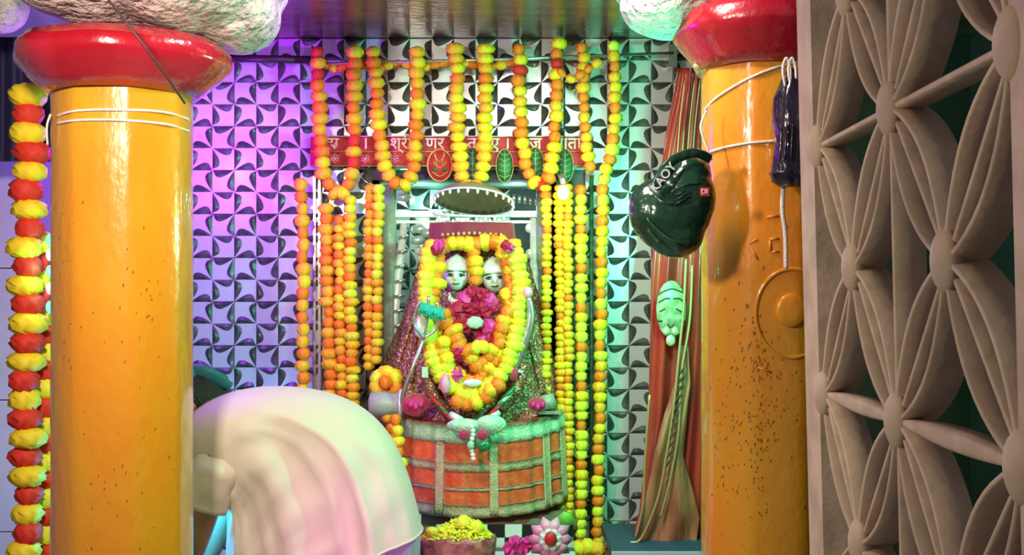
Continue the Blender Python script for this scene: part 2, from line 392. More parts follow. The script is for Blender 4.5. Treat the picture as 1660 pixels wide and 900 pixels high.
# raised round boss and small raised marks on the right pillar
def on_pillar(px, py, x, Y, r, lift=0):
    dx = (px-830)/F; R = r*0.985+lift
    for _ in range(3):
        A = dx*dx+1; B = -2*(dx*x+Y); Cc = x*x+Y*Y-R*R; D = B*B-4*A*Cc
        tt = (-B-math.sqrt(max(D, 0)))/(2*A); p = Vector((tt*dx-x, tt-Y)); ang = math.atan2(p.y, p.x)
        R = r*octo(ang, 0)*0.99+lift
    p = p.normalized()*R
    return Vector((x+p.x, Y+p.y, ZC+(HY-py)*(Y+p.y)/F))
for rad, tr, nm in ((72, 0.006, 'boss_ring'), (0, 0, 'boss')):
    mb = MB()
    if rad:
        pts = [on_pillar(1284+rad*math.cos(q*2*PI/48)*0.82, 508+rad*math.sin(q*2*PI/48), prx, 3.22, 0.172, -0.001) for q in range(49)]
        mb.tube(pts, tr, 8)
    else:
        for rr_, l_ in ((27, 0.0), (26, 0.010), (22, 0.013), (2, 0.014)):
            pass
        rings = [[on_pillar(1284+a*math.cos(q*2*PI/32)*0.92, 503+a*math.sin(q*2*PI/32), prx, 3.22, 0.172, l_) for q in range(32)] for a, l_ in ((29,-0.004),(27,0.007),(23,0.010),(12,0.0105),(1,0.0105))]
        mb.ring_loft(rings)
    obj(nm, mb, 'pillar', pr)
for pts_ in ([(1215,395),(1228,388)],[(1218,402),(1228,420)],[(1247,388),(1262,387)],[(1248,390),(1249,408)],[(1250,409),(1262,408)],[(1243,352),(1262,350)],[(1228,595),(1250,604)]):
    obj('raised_mark', MB().tube([on_pillar(a,b,prx,3.22,0.172,0.001) for a,b in pts_], 0.0035, 6), 'pillar', pr)

# rough stone brackets above each ring (voxel-fused lumps)
def stone(name, label, lumps, seed, par=None):
    mb = MB(); off = Vector((seed*3.1, seed, 0))
    for c, r in lumps:
        c = Vector(c)
        mb.ell(c, r, 40, 26, fn=lambda d, p: p*(1+0.07*noise.noise((c+p)*7+off)+0.04*noise.noise((c+p)*19+off)))
    o = obj(name, mb, 'stone', par); m = mod(o, 'REMESH', mode='VOXEL', voxel_size=0.014); m.use_smooth_shade = True
    if par: return o
    return tag(o, label, 'stone capital')
def E(px, py, Y, rx, ry, dy): return (W(px,py,Y), (rx*Y/F, dy, ry*Y/F))
stone('stone_bracket', 'rough pinkish stone block on the left pillar with bracket bulging right',
   [E(170,-40,3.14,140,85,0.25), E(290,-25,3.12,120,75,0.24), E(380,20,3.28,72,66,0.18), E(415,-40,3.3,55,70,0.16), E(115,-30,3.1,90,60,0.22), E(200,-110,3.16,200,80,0.3)], 1, pl)
stone('stone_bracket', 'pale carved stone block over the right pillar, rounded left shoulder',
   [E(1085,10,3.25,82,52,0.17), E(1170,-25,3.2,110,58,0.22), E(1050,-40,3.3,65,60,0.16), E(1260,-50,3.2,130,60,0.24)], 2, pr)
stone('stone_lump', 'small grey-yellow stone lump in the top left corner behind the pillar ring', [E(-5,5,3.5,48,48,0.12), E(-50,-10,3.5,60,60,0.12)], 3)

# strings on the pillars
def strand(pts, r, name, label, cat='string', m='string', group=None):
    return tag(obj(name, MB().tube(spline(pts, 6), r, 8), m), label, cat, group)
def wrap(px_y, x, Y, r, rs=0.0032):
    return [on_pillar(px, py, x, Y, r, rs) for px, py in px_y]
for nm, pts_, lab in (('string', [(93,188),(115,181),(150,178),(200,178),(250,180),(280,185),(306,194)], 'upper of two white strings tied round the left pillar'),
                 ('string', [(93,200),(115,196),(150,194),(200,195),(250,199),(280,204),(306,213)], 'lower of two white strings tied round the left pillar')):
    strand(wrap(pts_, plx, 3.16, 0.178), 0.0034, nm, lab)
strand([W(82,185,3.05),W(76,205,3.05),W(77,235,3.06)], 0.003, 'string', 'loose white string end dangling at the left edge of the left pillar')
strand(wrap([(1143,178),(1160,160),(1190,140),(1225,122),(1262,108),(1300,98)], prx, 3.22, 0.172), 0.0036, 'string', 'upper slanting white string across the right pillar')
strand(wrap([(1143,252),(1155,245),(1180,238),(1215,232),(1252,229),(1290,228)], prx, 3.22, 0.172), 0.0036, 'string', 'lower white string round the right pillar running to the dark bag')
strand([W(1145,180,3.06),W(1136,205,3.05),W(1143,232,3.05),W(1154,260,3.05)], 0.003, 'string', 'short white string joining the two strings at the left edge of right pillar')
strand([W(1270,300,2.99),W(1268,340,2.99),W(1273,380,2.995),W(1274,436,3.0)], 0.0058, 'string', 'thick white string end hanging below the dark bag')
strand([W(160,-20,2.82),W(232,72,2.83),W(300,168,2.9)], 0.0028, 'cable', 'thin black cable slanting across the left red ring', 'cable', 'wire')

# ------------------------------------------------------------------ bags
t = thing('carrier_bag', 'dark green plastic bag with white lettering tied left of the right pillar', 'bag', W(1090,420,3.0))
mb = MB()
for (c, r) in (E(1085,345,3.0,66,62,0.07), E(1112,320,3.0,48,58,0.07), E(1058,338,3.0,40,42,0.055), E(1095,375,3.0,48,44,0.06), E(1118,285,3.0,36,36,0.05)):
    c = Vector(c); mb.ell(c, r, 32, 20, fn=lambda d,p: p*(1+0.09*noise.noise(Vector(((c+p).x*8,(c+p).y*8,(c+p).z*20)))))
b = obj('bag_body', mb, 'bag_green', t); m = mod(b, 'REMESH', mode='VOXEL', voxel_size=0.006); m.use_smooth_shade = True
m = mod(b, 'SMOOTH', factor=0.5, iterations=3)
obj('handle', MB().tube(spline([W(1063,300,2.93),W(1078,272,2.93),W(1100,255,2.94),W(1128,248,2.95),W(1152,258,2.97)],6), 0.012, 8, flat=0.3), 'bag_green', t)
for a in ([(1048,354),(1072,378),(1096,392),(1118,392)],[(1060,318),(1085,330),(1120,318)],[(1050,372),(1070,396)],[(1088,312),(1112,300),(1132,297)]):
    obj('crease', MB().tube(spline([W(x_,y_,2.917+abs(x_-1090)*0.0005) for x_,y_ in a],5), 0.003, 6), 'bag_green', t)
def text(s, loc, size, m, parent, name='lettering', rotz=0.0, ext=0.001, italic=0):
    cu = bpy.data.curves.new(name, 'FONT'); cu.body = s; cu.size = size; cu.extrude = ext; cu.align_x = 'CENTER'; cu.align_y = 'CENTER'; cu.offset = size*0.012
    o = bpy.data.objects.new(name, cu); C.objects.link(o); o.location = loc; o.rotation_euler = (PI/2, -rotz, 0)
    dg = bpy.context.evaluated_depsgraph_get(); dg.update(); me = bpy.data.meshes.new_from_object(o.evaluated_get(dg))
    me.transform(Matrix.Translation(loc) @ o.rotation_euler.to_matrix().to_4x4()); C.objects.unlink(o); bpy.data.objects.remove(o)
    me.materials.clear(); me.materials.append(M[m]); me.name = name
    return link(name, me, parent)
obj('print_band', MB().tube([W(1062,304,2.93), W(1075,286,2.925), W(1088,272,2.925)], 0.013, 8, flat=0.25), 'bag_green', t)
text('KAOY', W(1075,288,2.915), 0.030, 'bag_white', t, 'lettering', math.radians(52))
obj('label', MB().box(W(1135,318,2.915), W(1150,304,2.918)), 'bag_red', t, False, 'small red label')
text('DI', W(1142,311,2.913), 0.017, 'bag_white', t)
for i in range(3): obj('stripe', MB().tube([W(1092,318+i*7,2.922), W(1112,309+i*7,2.918)], 0.0022, 6), 'bag_white' if 0 else 'bag_green', t)
t = thing('plastic_bag', 'glossy purple-black bag hung on the front of the right pillar', 'bag', W(1280,300,2.95))
mb = MB(); rings = []
for py, xl_, xr_, d_ in ((112,1276,1304,0.02),(130,1266,1318,0.035),(160,1254,1328,0.05),(195,1251,1332,0.055),(230,1256,1332,0.055),(258,1252,1330,0.05),(282,1248,1330,0.05),(295,1250,1330,0.045),(303,1262,1326,0.03)):
    ring = []
    for k in range(40):
        q = 2*PI*k/40; cx = (xl_+xr_)/2; hw = (xr_-xl_)/2
        f = 1+0.02*math.sin(q*5+py*0.03)
        p = W(cx+hw*math.cos(q)*f, py, 2.97); p.y += d_*math.sin(q)*(1+0.05*math.sin(q*8)); ring.append(p)
    rings.append(ring)
mb.ring_loft(rings); obj('bag_body', mb, 'bag_black', t)
obj('rim', MB().tube([rings[6][k%40]+Vector((0,-0.002,0)) for k in range(41)], 0.004, 6), 'bag_black', t)
for dx in (-5, 4): obj('knot_loop', MB().tube(spline([W(1278+dx,140,2.94),W(1274+dx,112,2.94),W(1280+dx,94,2.94),W(1286+dx,112,2.94),W(1286+dx,136,2.94)],6),0.0036,8), 'string', t)
for x_ in (1268,1276,1286):
    obj('crease', MB().tube(spline([W(x_,200,2.917),W(x_-2,232,2.915),W(x_-4,262,2.918)],5),[0.001]+[0.003]*9+[0.001], 6), 'bag_black', t)

# ------------------------------------------------------------------ hanging red cloth
def cloth_grid(rows, Yf, amp, nf, n=60, ph=0):
    """rows: (py, x_left, x_right)"""
    V = []; Fc = []; m = len(rows)
    for i, (py, a, b) in enumerate(rows):
        for j in range(n+1):
            u = j/n; Y = Yf(i/(m-1), u)+amp*math.sin(u*nf*2*PI+ph+i*0.15)
            V.append(W(a+(b-a)*u, py, Y))
    for i in range(m-1):
        for j in range(n): Fc.append((i*(n+1)+j, i*(n+1)+j+1, (i+1)*(n+1)+j+1, (i+1)*(n+1)+j))
    return MB().add(V, Fc)
t = thing('hanging_cloth', 'glossy red and copper printed cloth hanging beside the right pillar', 'cloth', W(1090,885,4.1))
rows = [(110,1100,1140),(160,1092,1142),(220,1080,1142),(270,1072,1142),(330,1064,1142),(400,1058,1142),(470,1055,1142),(540,1054,1142),(610,1053,1142),(680,1052,1140),(730,1048,1140),(780,1042,1140),(830,1036,1140),(860,1028,1140),(882,1040,1138)]
# dense rows
def dens(rows, k=5):
    out = []
    for a, b in zip(rows[:-1], rows[1:]):
        for i in range(k): out.append(tuple(x+(y-x)*i/k for x, y in zip(a, b)))
    return out+[rows[-1]]
def solid(o, th=0.004): mod(o, 'SOLIDIFY', thickness=th, offset=1); return o
solid(obj('cloth', cloth_grid(dens(rows), lambda v,u: 4.10+0.02*math.sin(u*9+v*5), 0.011, 3.5, 90), 'flag', t))
low = [(560,1104,1114),(620,1094,1120),(680,1074,1114),(740,1060,1108),(790,1050,1122),(840,1040,1134),(884,1030,1128)]
solid(obj('copper_fold', cloth_grid(dens(low), lambda v,u: 4.055, 0.014, 1.6, 40, 1), 'flag_tan', t))
for path in ([(1112,420),(1108,500),(1100,580),(1092,660),(1080,740),(1066,810),(1040,872),(1022,880)],[(1122,430),(1118,520),(1104,610),(1100,700),(1086,780),(1070,840)],[(1053,640),(1046,740),(1042,820),(1030,872)]):
    obj('gold_edge', MB().tube(spline([W(x_,y_,4.03) for x_,y_ in path],6),0.0045,8), 'flag_gold', t)
for k in range(11):
    obj('stripe', MB().tube(spline([W(1113-k*2.2,590+k*15,4.028),W(1106-k*2.2,600+k*15,4.024),W(1098-k*2.2,612+k*15,4.03)],4),[0.001,0.002,0.003,0.0035,0.0035,0.003,0.0025,0.0015,0.001],6), 'print_dark', t)
for x_ in (1102,1110,1118,1127):
    obj('stripe', MB().tube(spline([W(x_+8,130,4.075),W(x_,200,4.072),W(x_-4,255,4.072)],5),0.0022,6), 'flag_gold', t)
pf = MB()
def disc(mb, c, rx, rz, n=24, d=0.004, k=None):
    rings = [[Vector((c.x+rx*s_*math.cos(2*PI*i/n), c.y-dd, c.z+rz*s_*math.sin(2*PI*i/n))) for i in range(n)] for s_, dd in ((1,0),(0.95,d),(0.01,d*1.2))]
    return mb.ring_loft(rings, k=k)
disc(pf, W(1088,502,4.05), 0.052, 0.10); obj('printed_face', pf, 'tigerface', t)
for (x_, y_, r_) in ((1080,537,.012),(1094,537,.012),(1087,552,.016)): obj('muzzle', disc(MB(), W(x_,y_,4.043), r_, r_*1.2), 'khaki', t)
for pts_ in ([(1066,478),(1076,472),(1090,468),(1108,474)],[(1068,490),(1078,484),(1086,484)],[(1092,484),(1102,484),(1110,492)],[(1070,505),(1078,500)],[(1096,500),(1106,506)],[(1066,520),(1074,520)],[(1104,518),(1110,522)],[(1082,525),(1087,530),(1093,525)]):
    obj('stripe', MB().tube(spline([W(x_,y_,4.042) for x_,y_ in pts_],4),0.0022,6), 'print_dark', t)
# small table edge
t = thing('low_table', 'low table with pale lilac edge at the bottom right under the red cloth', 'table', (W(1060,0,3.95).x,3.95,0))
a = W(992,893,3.9); b_ = W(1150,893,3.9)
obj('tabletop', MB().box((a.x,3.88,a.z-0.03),(b_.x,4.35,a.z)), 'bluedark', t, False)
obj('edge_trim', MB().box((a.x-.004,3.868,a.z-0.034),(b_.x+.004,3.882,a.z+0.002)), 'lilac', t, False)
for x_ in (a.x+0.03, b_.x-0.03):
    for y_ in (3.92, 4.3): obj('leg', MB().box((x_-.02,y_-.02,0),(x_+.02,y_+.02,a.z-.03)), 'steel', t, False)
tag(obj('dark_cloth', cloth_grid([(868,985,1145),(880,982,1145),(892,980,1145)], lambda v,u: 4.36-0.1*v, 0.01, 4, 40), 'bluedark'), 'dark folded cloth lying behind the red cloth hem', 'cloth')

# ------------------------------------------------------------------ lattice screen (breeze blocks with petal ribs)
L0 = 0.44; pz = 0.4; du = 0.2025; TH = 0.045
root = thing('lattice_screen', 'beige cement lattice screen of leaf-shaped ribs along the right edge', 'screen', (L0, 0, ZC))
root.rotation_euler = (0, -0.024, -0.0293)
def lpart(name, mb, m='jali', smooth=True):
    o = bpy.data.objects.new(name, mb.mesh(name, m, smooth)); C.objects.link(o); o.parent = root; return o
def lcopy(src, loc):
    o = src.copy(); C.objects.link(o); o.location = loc; return o
def rib(mb, P, w=0.0065, t0=0.0, t1=TH):
    """P: list of (u,v) points; swept wall of width w and depth TH with rounded front"""
    V = []; Fc = []; n = len(P)
    for i in range(n):
        a = Vector(P[max(i-1,0)]); b = Vector(P[min(i+1,n-1)]); d = (b-a).normalized(); nn = Vector((-d.y, d.x))
        ww = w(i/(n-1)) if callable(w) else w
        p = Vector(P[i])
        for s_, x_ in ((-.5,t1),(-.5,t0+0.002),(-.25,t0),(.25,t0),(.5,t0+0.002),(.5,t1)):
            q = p+nn*ww*s_; V.append((x_, q.x, q.y))
    for i in range(n-1):
        for j in range(6): Fc.append((i*6+j, i*6+(j+1)%6, (i+1)*6+(j+1)%6, (i+1)*6+j))
    Fc.append((0,1,2,3,4,5)); Fc.append(tuple(range((n-1)*6+5, (n-1)*6-1, -1)))
    mb.add(V, Fc)
def petal(sx, sz):
    mb = MB(); a = Vector((0,0)); b = Vector((du*sx, pz/2*sz)); d = (b-a); nn = Vector((-d.y, d.x)).normalized()
    for s_ in (-1, 0, 1):
        P = [a+d*(i/12)+nn*s_*0.043*math.sin(PI*i/12)**0.85 for i in range(13)]
        rib(mb, P, 0.0065, 0 if s_ else 0.004)
    return mb
pA = lpart('petal', petal(1, 1)); pB = lpart('petal', petal(1, -1))
mb = MB()
mb.ell((0.0,0,0), (0.014,0.030,0.037), 20, 12); mb.lathe([(0.02,0),(0.02,0.001)], (50,50,50), 3)
mb = MB().ell((0.004,0,0), (0.016,0.030,0.037), 20, 12)
hub0 = lpart('hub', mb)
def leafbar(): 
    mb = MB(); rib(mb, [(i/12*2*du, 0) for i in range(13)], lambda s_: 0.006+0.016*math.sin(PI*s_), 0.002, 0.03); return mb
def thinbar():
    mb = MB(); rib(mb, [(i/6*2*du, 0) for i in range(7)], 0.008, 0.002, 0.04); return mb
bar_leaf = lpart('cross_rib', leafbar()); bar_thin = lpart('cross_rib', thinbar())
vb = MB(); rib(vb, [(0, i/6*pz) for i in range(7)], 0.007, 0.003, TH); vert = lpart('upright_rib', vb)
uA = 1.94; cols = [uA-k*du for k in range(5)]
zr = [1.733-ZC+pz*k for k in range(-2, 2)]
used = {}
def put(src, key, loc):
    if key not in used: used[key] = 1; src.location = loc
    else: lcopy(src, loc)
for ci in (0, 2, 4):
    for z in zr: put(hub0, 'h', (0, cols[ci], z))
    if ci != 0:
        for z in zr[:-1]: put(vert, 'v', (0, cols[ci], z))
for ci in (1, 3):
    for z in zr[:-1]:
        zc = z+pz/2; put(hub0, 'h', (0, cols[ci], zc))
        # four petals from this hub to the corners
        put(pA, 'A', (0, cols[ci], zc)); put(pA, 'A', (0, cols[ci]-du, zc-pz/2))
        put(pB, 'B', (0, cols[ci], zc)); put(pB, 'B', (0, cols[ci]-du, zc+pz/2))
for ci in (0, 2):
    for k, z in enumerate(zr):
        put(bar_leaf if z < 0.1 else bar_thin, 'bl' if z < 0.1 else 'bt', (0, cols[ci]-2*du, z))
lpart('post', MB().box((0,1.955,zr[0]-0.05),(0.045,2.06,zr[-1]+0.05)), 'jali', False)
lpart('post', MB().box((0,0.98,zr[0]-0.05),(0.05,1.128,zr[-1]+0.05)), 'jali', False)
lpart('sill', MB().box((0,0.98,-ZC+0.02),(0.07,2.06,zr[0]-0.05)), 'jali', False)
lpart('top_rail', MB().box((0,0.98,zr[-1]+0.05),(0.05,2.06,zr[-1]+0.12)), 'jali', False)

# ------------------------------------------------------------------ flowers and garlands
def marigold(n=16, m=6, ruff=0.13, seed=0):
    rr = random.Random(seed); mb = MB(); V = []; Fc = []
    for i in range(m+1):
        th = PI*(0.08+0.84*i/m)
        for j in range(n):
            q = 2*PI*(j+0.5*(i%2))/n; k = 1+ruff*(1 if (i+j)%2 else -1)*math.sin(th)+rr.uniform(-.07,.07)
            V.append((math.sin(th)**0.8*math.cos(q)*k, math.sin(th)**0.8*math.sin(q)*k, math.cos(th)*(1+rr.uniform(-.08,.08))))
    for i in range(m):
        for j in range(n):
            a, b, c, d = i*n+j, (i+1)*n+j, (i+1)*n+(j+1)%n, i*n+(j+1)%n
            Fc += [(a,b,c),(a,c,d)]
    Fc.append(tuple(range(n))); Fc.append(tuple(range((m+1)*n-1, m*n-1, -1)))
    return mb.add(V, Fc)
FM = {}
for k, m_ in dict(O='orange', A='amber', Y='yellow', L='lime', R='redf', M='crimf', P='pinkf').items():
    FM[k] = [marigold(seed=s_).mesh('marigold', m_, True) for s_ in (1, 2)]
RM = [marigold(9, 5, 0.3, 5).mesh('rose', 'crimf', False), marigold(9, 5, 0.3, 6).mesh('rose', 'pinkf', False)]
def garland(label, pts, pat, rad, step, squash=0.56, group='marigold garlands of the shrine', jit=0.17, part='marigold', name='flower_garland', loc=None, sag=8, cat='garland', threads=True):
    P = spline(pts, sag); lens = [0]
    for a, b in zip(P[:-1], P[1:]): lens.append(lens[-1]+(b-a).length)
    tot = lens[-1]; n = max(2, int(tot/step))
    t = thing(name, label, cat, loc or tuple(min(P, key=lambda p: p.z)), group)
    if threads: obj('thread', MB().tube(P, 0.0022, 5), 'string', t)
    inv = base(t).inverted(); k = 0
    for i in range(n):
        s_ = (i+0.5)*tot/n
        while k < len(lens)-2 and lens[k+1] < s_: k += 1
        f = (s_-lens[k])/max(1e-6, lens[k+1]-lens[k]); p = P[k].lerp(P[k+1], f); d = (P[k+1]-P[k]).normalized()
        c = pat[i % len(pat)]; me = random.choice(FM[c])
        o = bpy.data.objects.new(part, me); C.objects.link(o); o.parent = t; o.matrix_parent_inverse = inv
        q = (-d).to_track_quat('Z', 'Y') @ Matrix.Rotation(random.uniform(0, 6.28), 4, 'Z').to_quaternion()
        o.location = p+Vector((random.uniform(-1,1), random.uniform(-1,0.3), 0))*rad*jit; o.rotation_mode = 'QUATERNION'; o.rotation_quaternion = q
        r = rad*random.uniform(.88,1.16)*(1.06 if c in 'YAL' else 0.95); o.scale = (r, r, step*squash*random.uniform(.92,1.12))
    return t
def pl3(Y, *pts): return [W(x, y, Y) for x, y in pts]
px = YW/F      # metres per pixel at the wall
YG = 4.48
# rod they hang from
t = thing('curtain_rod', 'thin steel rod across the top of the tiled shrine wall', 'rod', W(790,98,4.50))
obj('rod', MB().tube([W(505,104,4.50), W(790,97,4.50), W(1092,86,4.50)], 0.006, 10), 'steel', t)
for x_ in (508, 1088): obj('bracket', MB().box(W(x_-4,108,4.50), W(x_+4,80,4.60)), 'steel', t, False)
R1 = 0.027
garland('leftmost U-shaped marigold loop hanging from the rod, red flowers at its top left', pl3(YG,(513,76),(516,130),(518,200),(524,270),(532,300),(550,318),(566,300),(574,265),(575,180),(575,76)), 'RAROAOAAOOYA'*1+'OAYOA', R1, 0.040)
garland('second U-shaped orange marigold loop from the left on the rod', pl3(YG-0.01,(605,76),(609,140),(615,210),(622,265),(636,290),(652,303),(664,290),(672,262),(675,180),(676,76)), 'AOAAOOAYOAAYAOY', R1*0.96, 0.038)
garland('middle U-shaped yellow marigold loop hanging over the canopy disc', pl3(YG-0.02,(739,72),(741,140),(742,220),(748,280),(763,312),(780,286),(786,220),(787,140),(785,72)), 'AAYOAYYAAYYY', R1*1.02, 0.036)
garland('loop of alternating red and yellow marigolds right of the middle loop', pl3(YG,(843,72),(842,140),(845,210),(852,262),(862,290),(876,304),(890,286),(896,250),(902,180),(903,110),(906,62)), 'OYROYAYOOYAO', R1*0.98, 0.038)
garland('short orange marigold strand ending above the right garlands', pl3(YG-0.01,(945,70),(946,130),(949,190),(952,240),(958,278)), 'OAAOAOOAOAAY', R1*0.86, 0.036)
garland('olive-yellow marigold strand at the right end of the rod running long to the floor', pl3(YG-0.02,(996,66),(997,130),(996,200),(990,250),(980,285),(977,340),(975,500),(973,650),(970,780),(968,905)), 'LAOAYAOYAOLOYLO', R1*0.82, 0.038)
garland('small orange flower swag lying along the rod from the left', pl3(YG+0.03,(520,102),(545,112),(575,104),(610,112),(645,103),(680,110),(735,102),(790,108),(850,100)), 'OAOA', R1*0.55, 0.035)
garland('small orange marigold twig slanting between the two right-hand strands', pl3(YG-0.03,(905,112),(925,128),(945,118),(975,98)), 'OAO', R1*0.6, 0.034)
tag(obj('shade_tube', MB().tube([W(340,94,4.54), W(506,97,4.54)], 0.015, 10), 'wire'), 'dark tube standing in for the shade along the top of the violet tiles left of the steel rod', 'shade strip')  # dark tube added in place of the shaded band over the tiles
# long hanging strands left
garland('single orange and amber strand hanging on pinwheel tiles left of the niche', pl3(YG,(489,290),(491,400),(491,520),(492,660),(492,760)), 'AOAAOAOAYO', R1*0.86, 0.044)
garland('broad orange strand, left one of the bunch beside the niche', pl3(YG,(530,330),(531,450),(535,560),(538,700),(540,800)), 'AOAAOO', R1*1.0, 0.038)
garland('narrow yellow and orange strand, middle one of the bunch beside the niche', pl3(YG-0.02,(551,350),(551,460),(553,560),(556,720),(556,800)), 'OYAYOAYA', R1*0.76, 0.032)
garland('yellow strand, right one of the bunch beside the niche', pl3(YG-0.03,(568,318),(567,430),(570,560),(574,690),(576,800)), 'YLAYYOLYAO', R1*0.86, 0.031)
garland('thick amber strand at the left edge of the niche', pl3(YG-0.03,(601,300),(600,400),(598,500),(600,600)), 'AAOAYYOA', R1*0.74, 0.031)
garland('lemon-yellow strand pressed against the thick amber one by the niche', pl3(YG-0.05,(613,300),(612,400),(612,500),(611,590)), 'LYLAYLOY', R1*0.74, 0.031)
garland('short orange and yellow strand beside the left edge of the skirt', pl3(4.20,(640,672),(645,710),(648,760)), 'OYYOL', R1*0.8, 0.034)
garland('yellow strand partly behind the short one left of the skirt', pl3(4.30,(628,668),(634,700),(640,790)), 'AOOY', R1*0.8, 0.034)
tag(link('marigold_blossom', FM['O'][0]), 'orange blossom in the middle of the flower ring at the niche foot', 'flower')
bm_ = bpy.data.objects[-1] if 0 else C.objects[-1]; bm_.location = W(625,620,4.31); bm_.scale = (0.024,)*3
garland('short cluster ring of orange and yellow marigolds at the niche foot', [W(625+17*math.cos(a*PI/4),620+17*math.sin(a*PI/4),4.34) for a in range(9)], 'OOYLYYAO', R1*0.85, 0.038, squash=0.8)
# right side
garland('thin yellow strand inside the right edge of the niche', pl3(YG-0.04,(885,300),(886,400),(886,520),(885,636)), 'YOLYLYOYLYA', R1*0.68, 0.025)
garland('left half of the broad double yellow garland right of the niche', pl3(YG-0.05,(906,300),(907,400),(909,520),(909,700),(912,885)), 'AYAYAYAAOA', R1*0.70, 0.026)
garland('right half of the broad double yellow garland right of the niche', pl3(YG-0.06,(921,298),(920,400),(921,520),(922,700),(921,885)), 'AAYAOYAYAAY', R1*0.66, 0.027)
garland('straight strand of neat orange and lemon blocks beside the double garland', pl3(YG-0.02,(941,300),(942,450),(942,600),(942,760),(940,905)), 'OLLLOYLL', R1*0.82, 0.036, jit=0.05)
# far-left foreground garland
garland('large pompom garland of yellow and red puffs left of the left pillar', pl3(3.42,(50,140),(48,260),(45,400),(44,550),(44,720),(44,910)), 'YR', 0.044, 0.053, squash=0.62, jit=0.2)
garland('second pompom garland half hidden behind the left pillar', pl3(3.5,(76,380),(76,500),(77,650),(80,910)), 'LR', 0.036, 0.053, squash=0.62, jit=0.2)
for k, (y_, mm) in enumerate(((390,'led'),(413,'ledv'),(440,'led'),(468,'ledv'),(498,'led'))):
    t = tag(obj('led_bulb', MB().ell(W(82,y_,3.40), (0.013,0.013,0.018), 12, 8), mm), ['topmost','second','third','fourth','lowest'][k]+' of the small lit bulbs on the pompom garland edge', 'bulb')
lamp('POINT', W(84,440,3.38), 0.9, (0.1,1.0,0.5), 0.02)
# dark panel behind far-left garland
tag(obj('navy_curtain', cloth_grid([(60,-60,88),(150,-60,88),(240,-60,88),(262,-60,86)], lambda v,u: 3.9, 0.012, 5, 50), 'navy'), 'dark navy cloth hanging in the upper left behind the pompom garland', 'curtain')

# ------------------------------------------------------------------ embroidered door banner
t = thing('door_banner', 'red embroidered banner with white lettering and leaf pendants across the niche top', 'banner', W(730,270,4.52))
YB = 4.54
solid(obj('banner_cloth', cloth_grid(dens([(220,503,962),(245,503,962),(270,503,962)]), lambda v,u: YB, 0.003, 12, 80), 'redcloth', t), 0.003)
for y_ in (221, 246, 269): obj('braid', MB().tube([W(503,y_,YB-0.006), W(962,y_,YB-0.006)], 0.0022, 6), 'goldprint' if y_ != 221 else 'whiteprint', t)
for s_, x_ in (('स',540),('।',592),('श्री',650),('णर',705),('त',765),('ए',802),('।',822),('ज',868),('माता',920)):
    text(s_, W(x_,233,YB-0.007), 0.062, 'whiteprint', t)
for x_ in (543,592,640):
    for q in range(6):
        a = W(x_,257,YB-0.006); d = Vector((math.cos(q*PI/3+.5),0,math.sin(q*PI/3+.5)))*0.018
        obj('motif', MB().tube([a, a+d*0.6+Vector((d.z,0,-d.x))*0.3, a+d, a+d*0.6-Vector((d.z,0,-d.x))*0.3, a], 0.0011, 5), 'whiteprint', t)
def leaf(x_, y_, w_, h_, Y):
    o = obj('leaf_pendant', disc(MB(), W(x_,y_,Y), w_*Y/F, h_*Y/F, 20, 0.004), 'leaf', t)
    mb = MB().tube([W(x_,y_-h_+2,Y-0.006), W(x_,y_+h_-2,Y-0.006)], 0.0016, 5)
    for k in range(-2, 3):
        mb.tube([W(x_-w_+3,y_+k*9-3,Y-0.006), W(x_,y_+k*9+1,Y-0.007), W(x_+w_-3,y_+k*9-3,Y-0.006)], 0.0013, 5)
    obj('vein', mb, 'leafvein', o)
    obj('edging', MB().tube([W(x_+w_*1.15*math.cos(a*PI/12),y_+h_*1.05*math.sin(a*PI/12),Y-0.003) for a in range(25)], 0.0014, 5), 'goldprint', o)
for x_, y_ in ((766,266),(818,269),(868,266),(916,269)): leaf(x_, y_, 12, 26, YB-0.012)
o = obj('ornament', disc(MB(), W(713,268,YB-0.01), 0.048, 0.060, 28, 0.005), 'redcloth', t)
obj('edging', MB().tube([W(713+20*math.cos(a*PI/16),268+26*math.sin(a*PI/16),YB-0.014) for a in range(33)], 0.0028, 6), 'goldprint', o)
for pts_ in ([(703,250),(712,262),(722,250)],[(702,262),(713,272),(724,262)],[(705,246),(708,268)],[(720,246),(717,268)],[(700,278),(713,286),(726,278)]):
    obj('thread_work', MB().tube(spline([W(x_,y_,YB-0.018) for x_,y_ in pts_],4), 0.0018, 5), 'goldprint', o)
for x_ in (705, 721): obj('stone', disc(MB(), W(x_,275,YB-0.018), 0.010, 0.006, 12, 0.003), 'green', o)
for k, x_ in enumerate((600, 655)):
    tag(obj('wire_loop', MB().tube(spline([W(x_-22,270,4.53),W(x_-10,292,4.52),W(x_+10,300,4.52),W(x_+26,292,4.53)],6),0.0018,6), 'steel'), ['thin pale wire loop left, under the banner', 'thin pale wire loop right, under the banner'][k], 'wire')
# dark recess strip under banner on the left
# metal strips beside orange bunch
for k, x_ in enumerate((510, 518)):
    tag(obj('steel_strip', MB().box(W(x_-2.4,1000,4.57), W(x_+2.4,285,4.58)), 'steel', None, False), ['left one of two upright steel strips beside the orange bunch','right one of two upright steel strips beside the orange bunch'][k], 'strip')
tag(obj('green_pole', MB().tube([W(959,285,4.52), W(959,930,4.52)], 0.008, 10), 'leaf'), 'slim dark green pole between the two rightmost long garlands', 'pole')

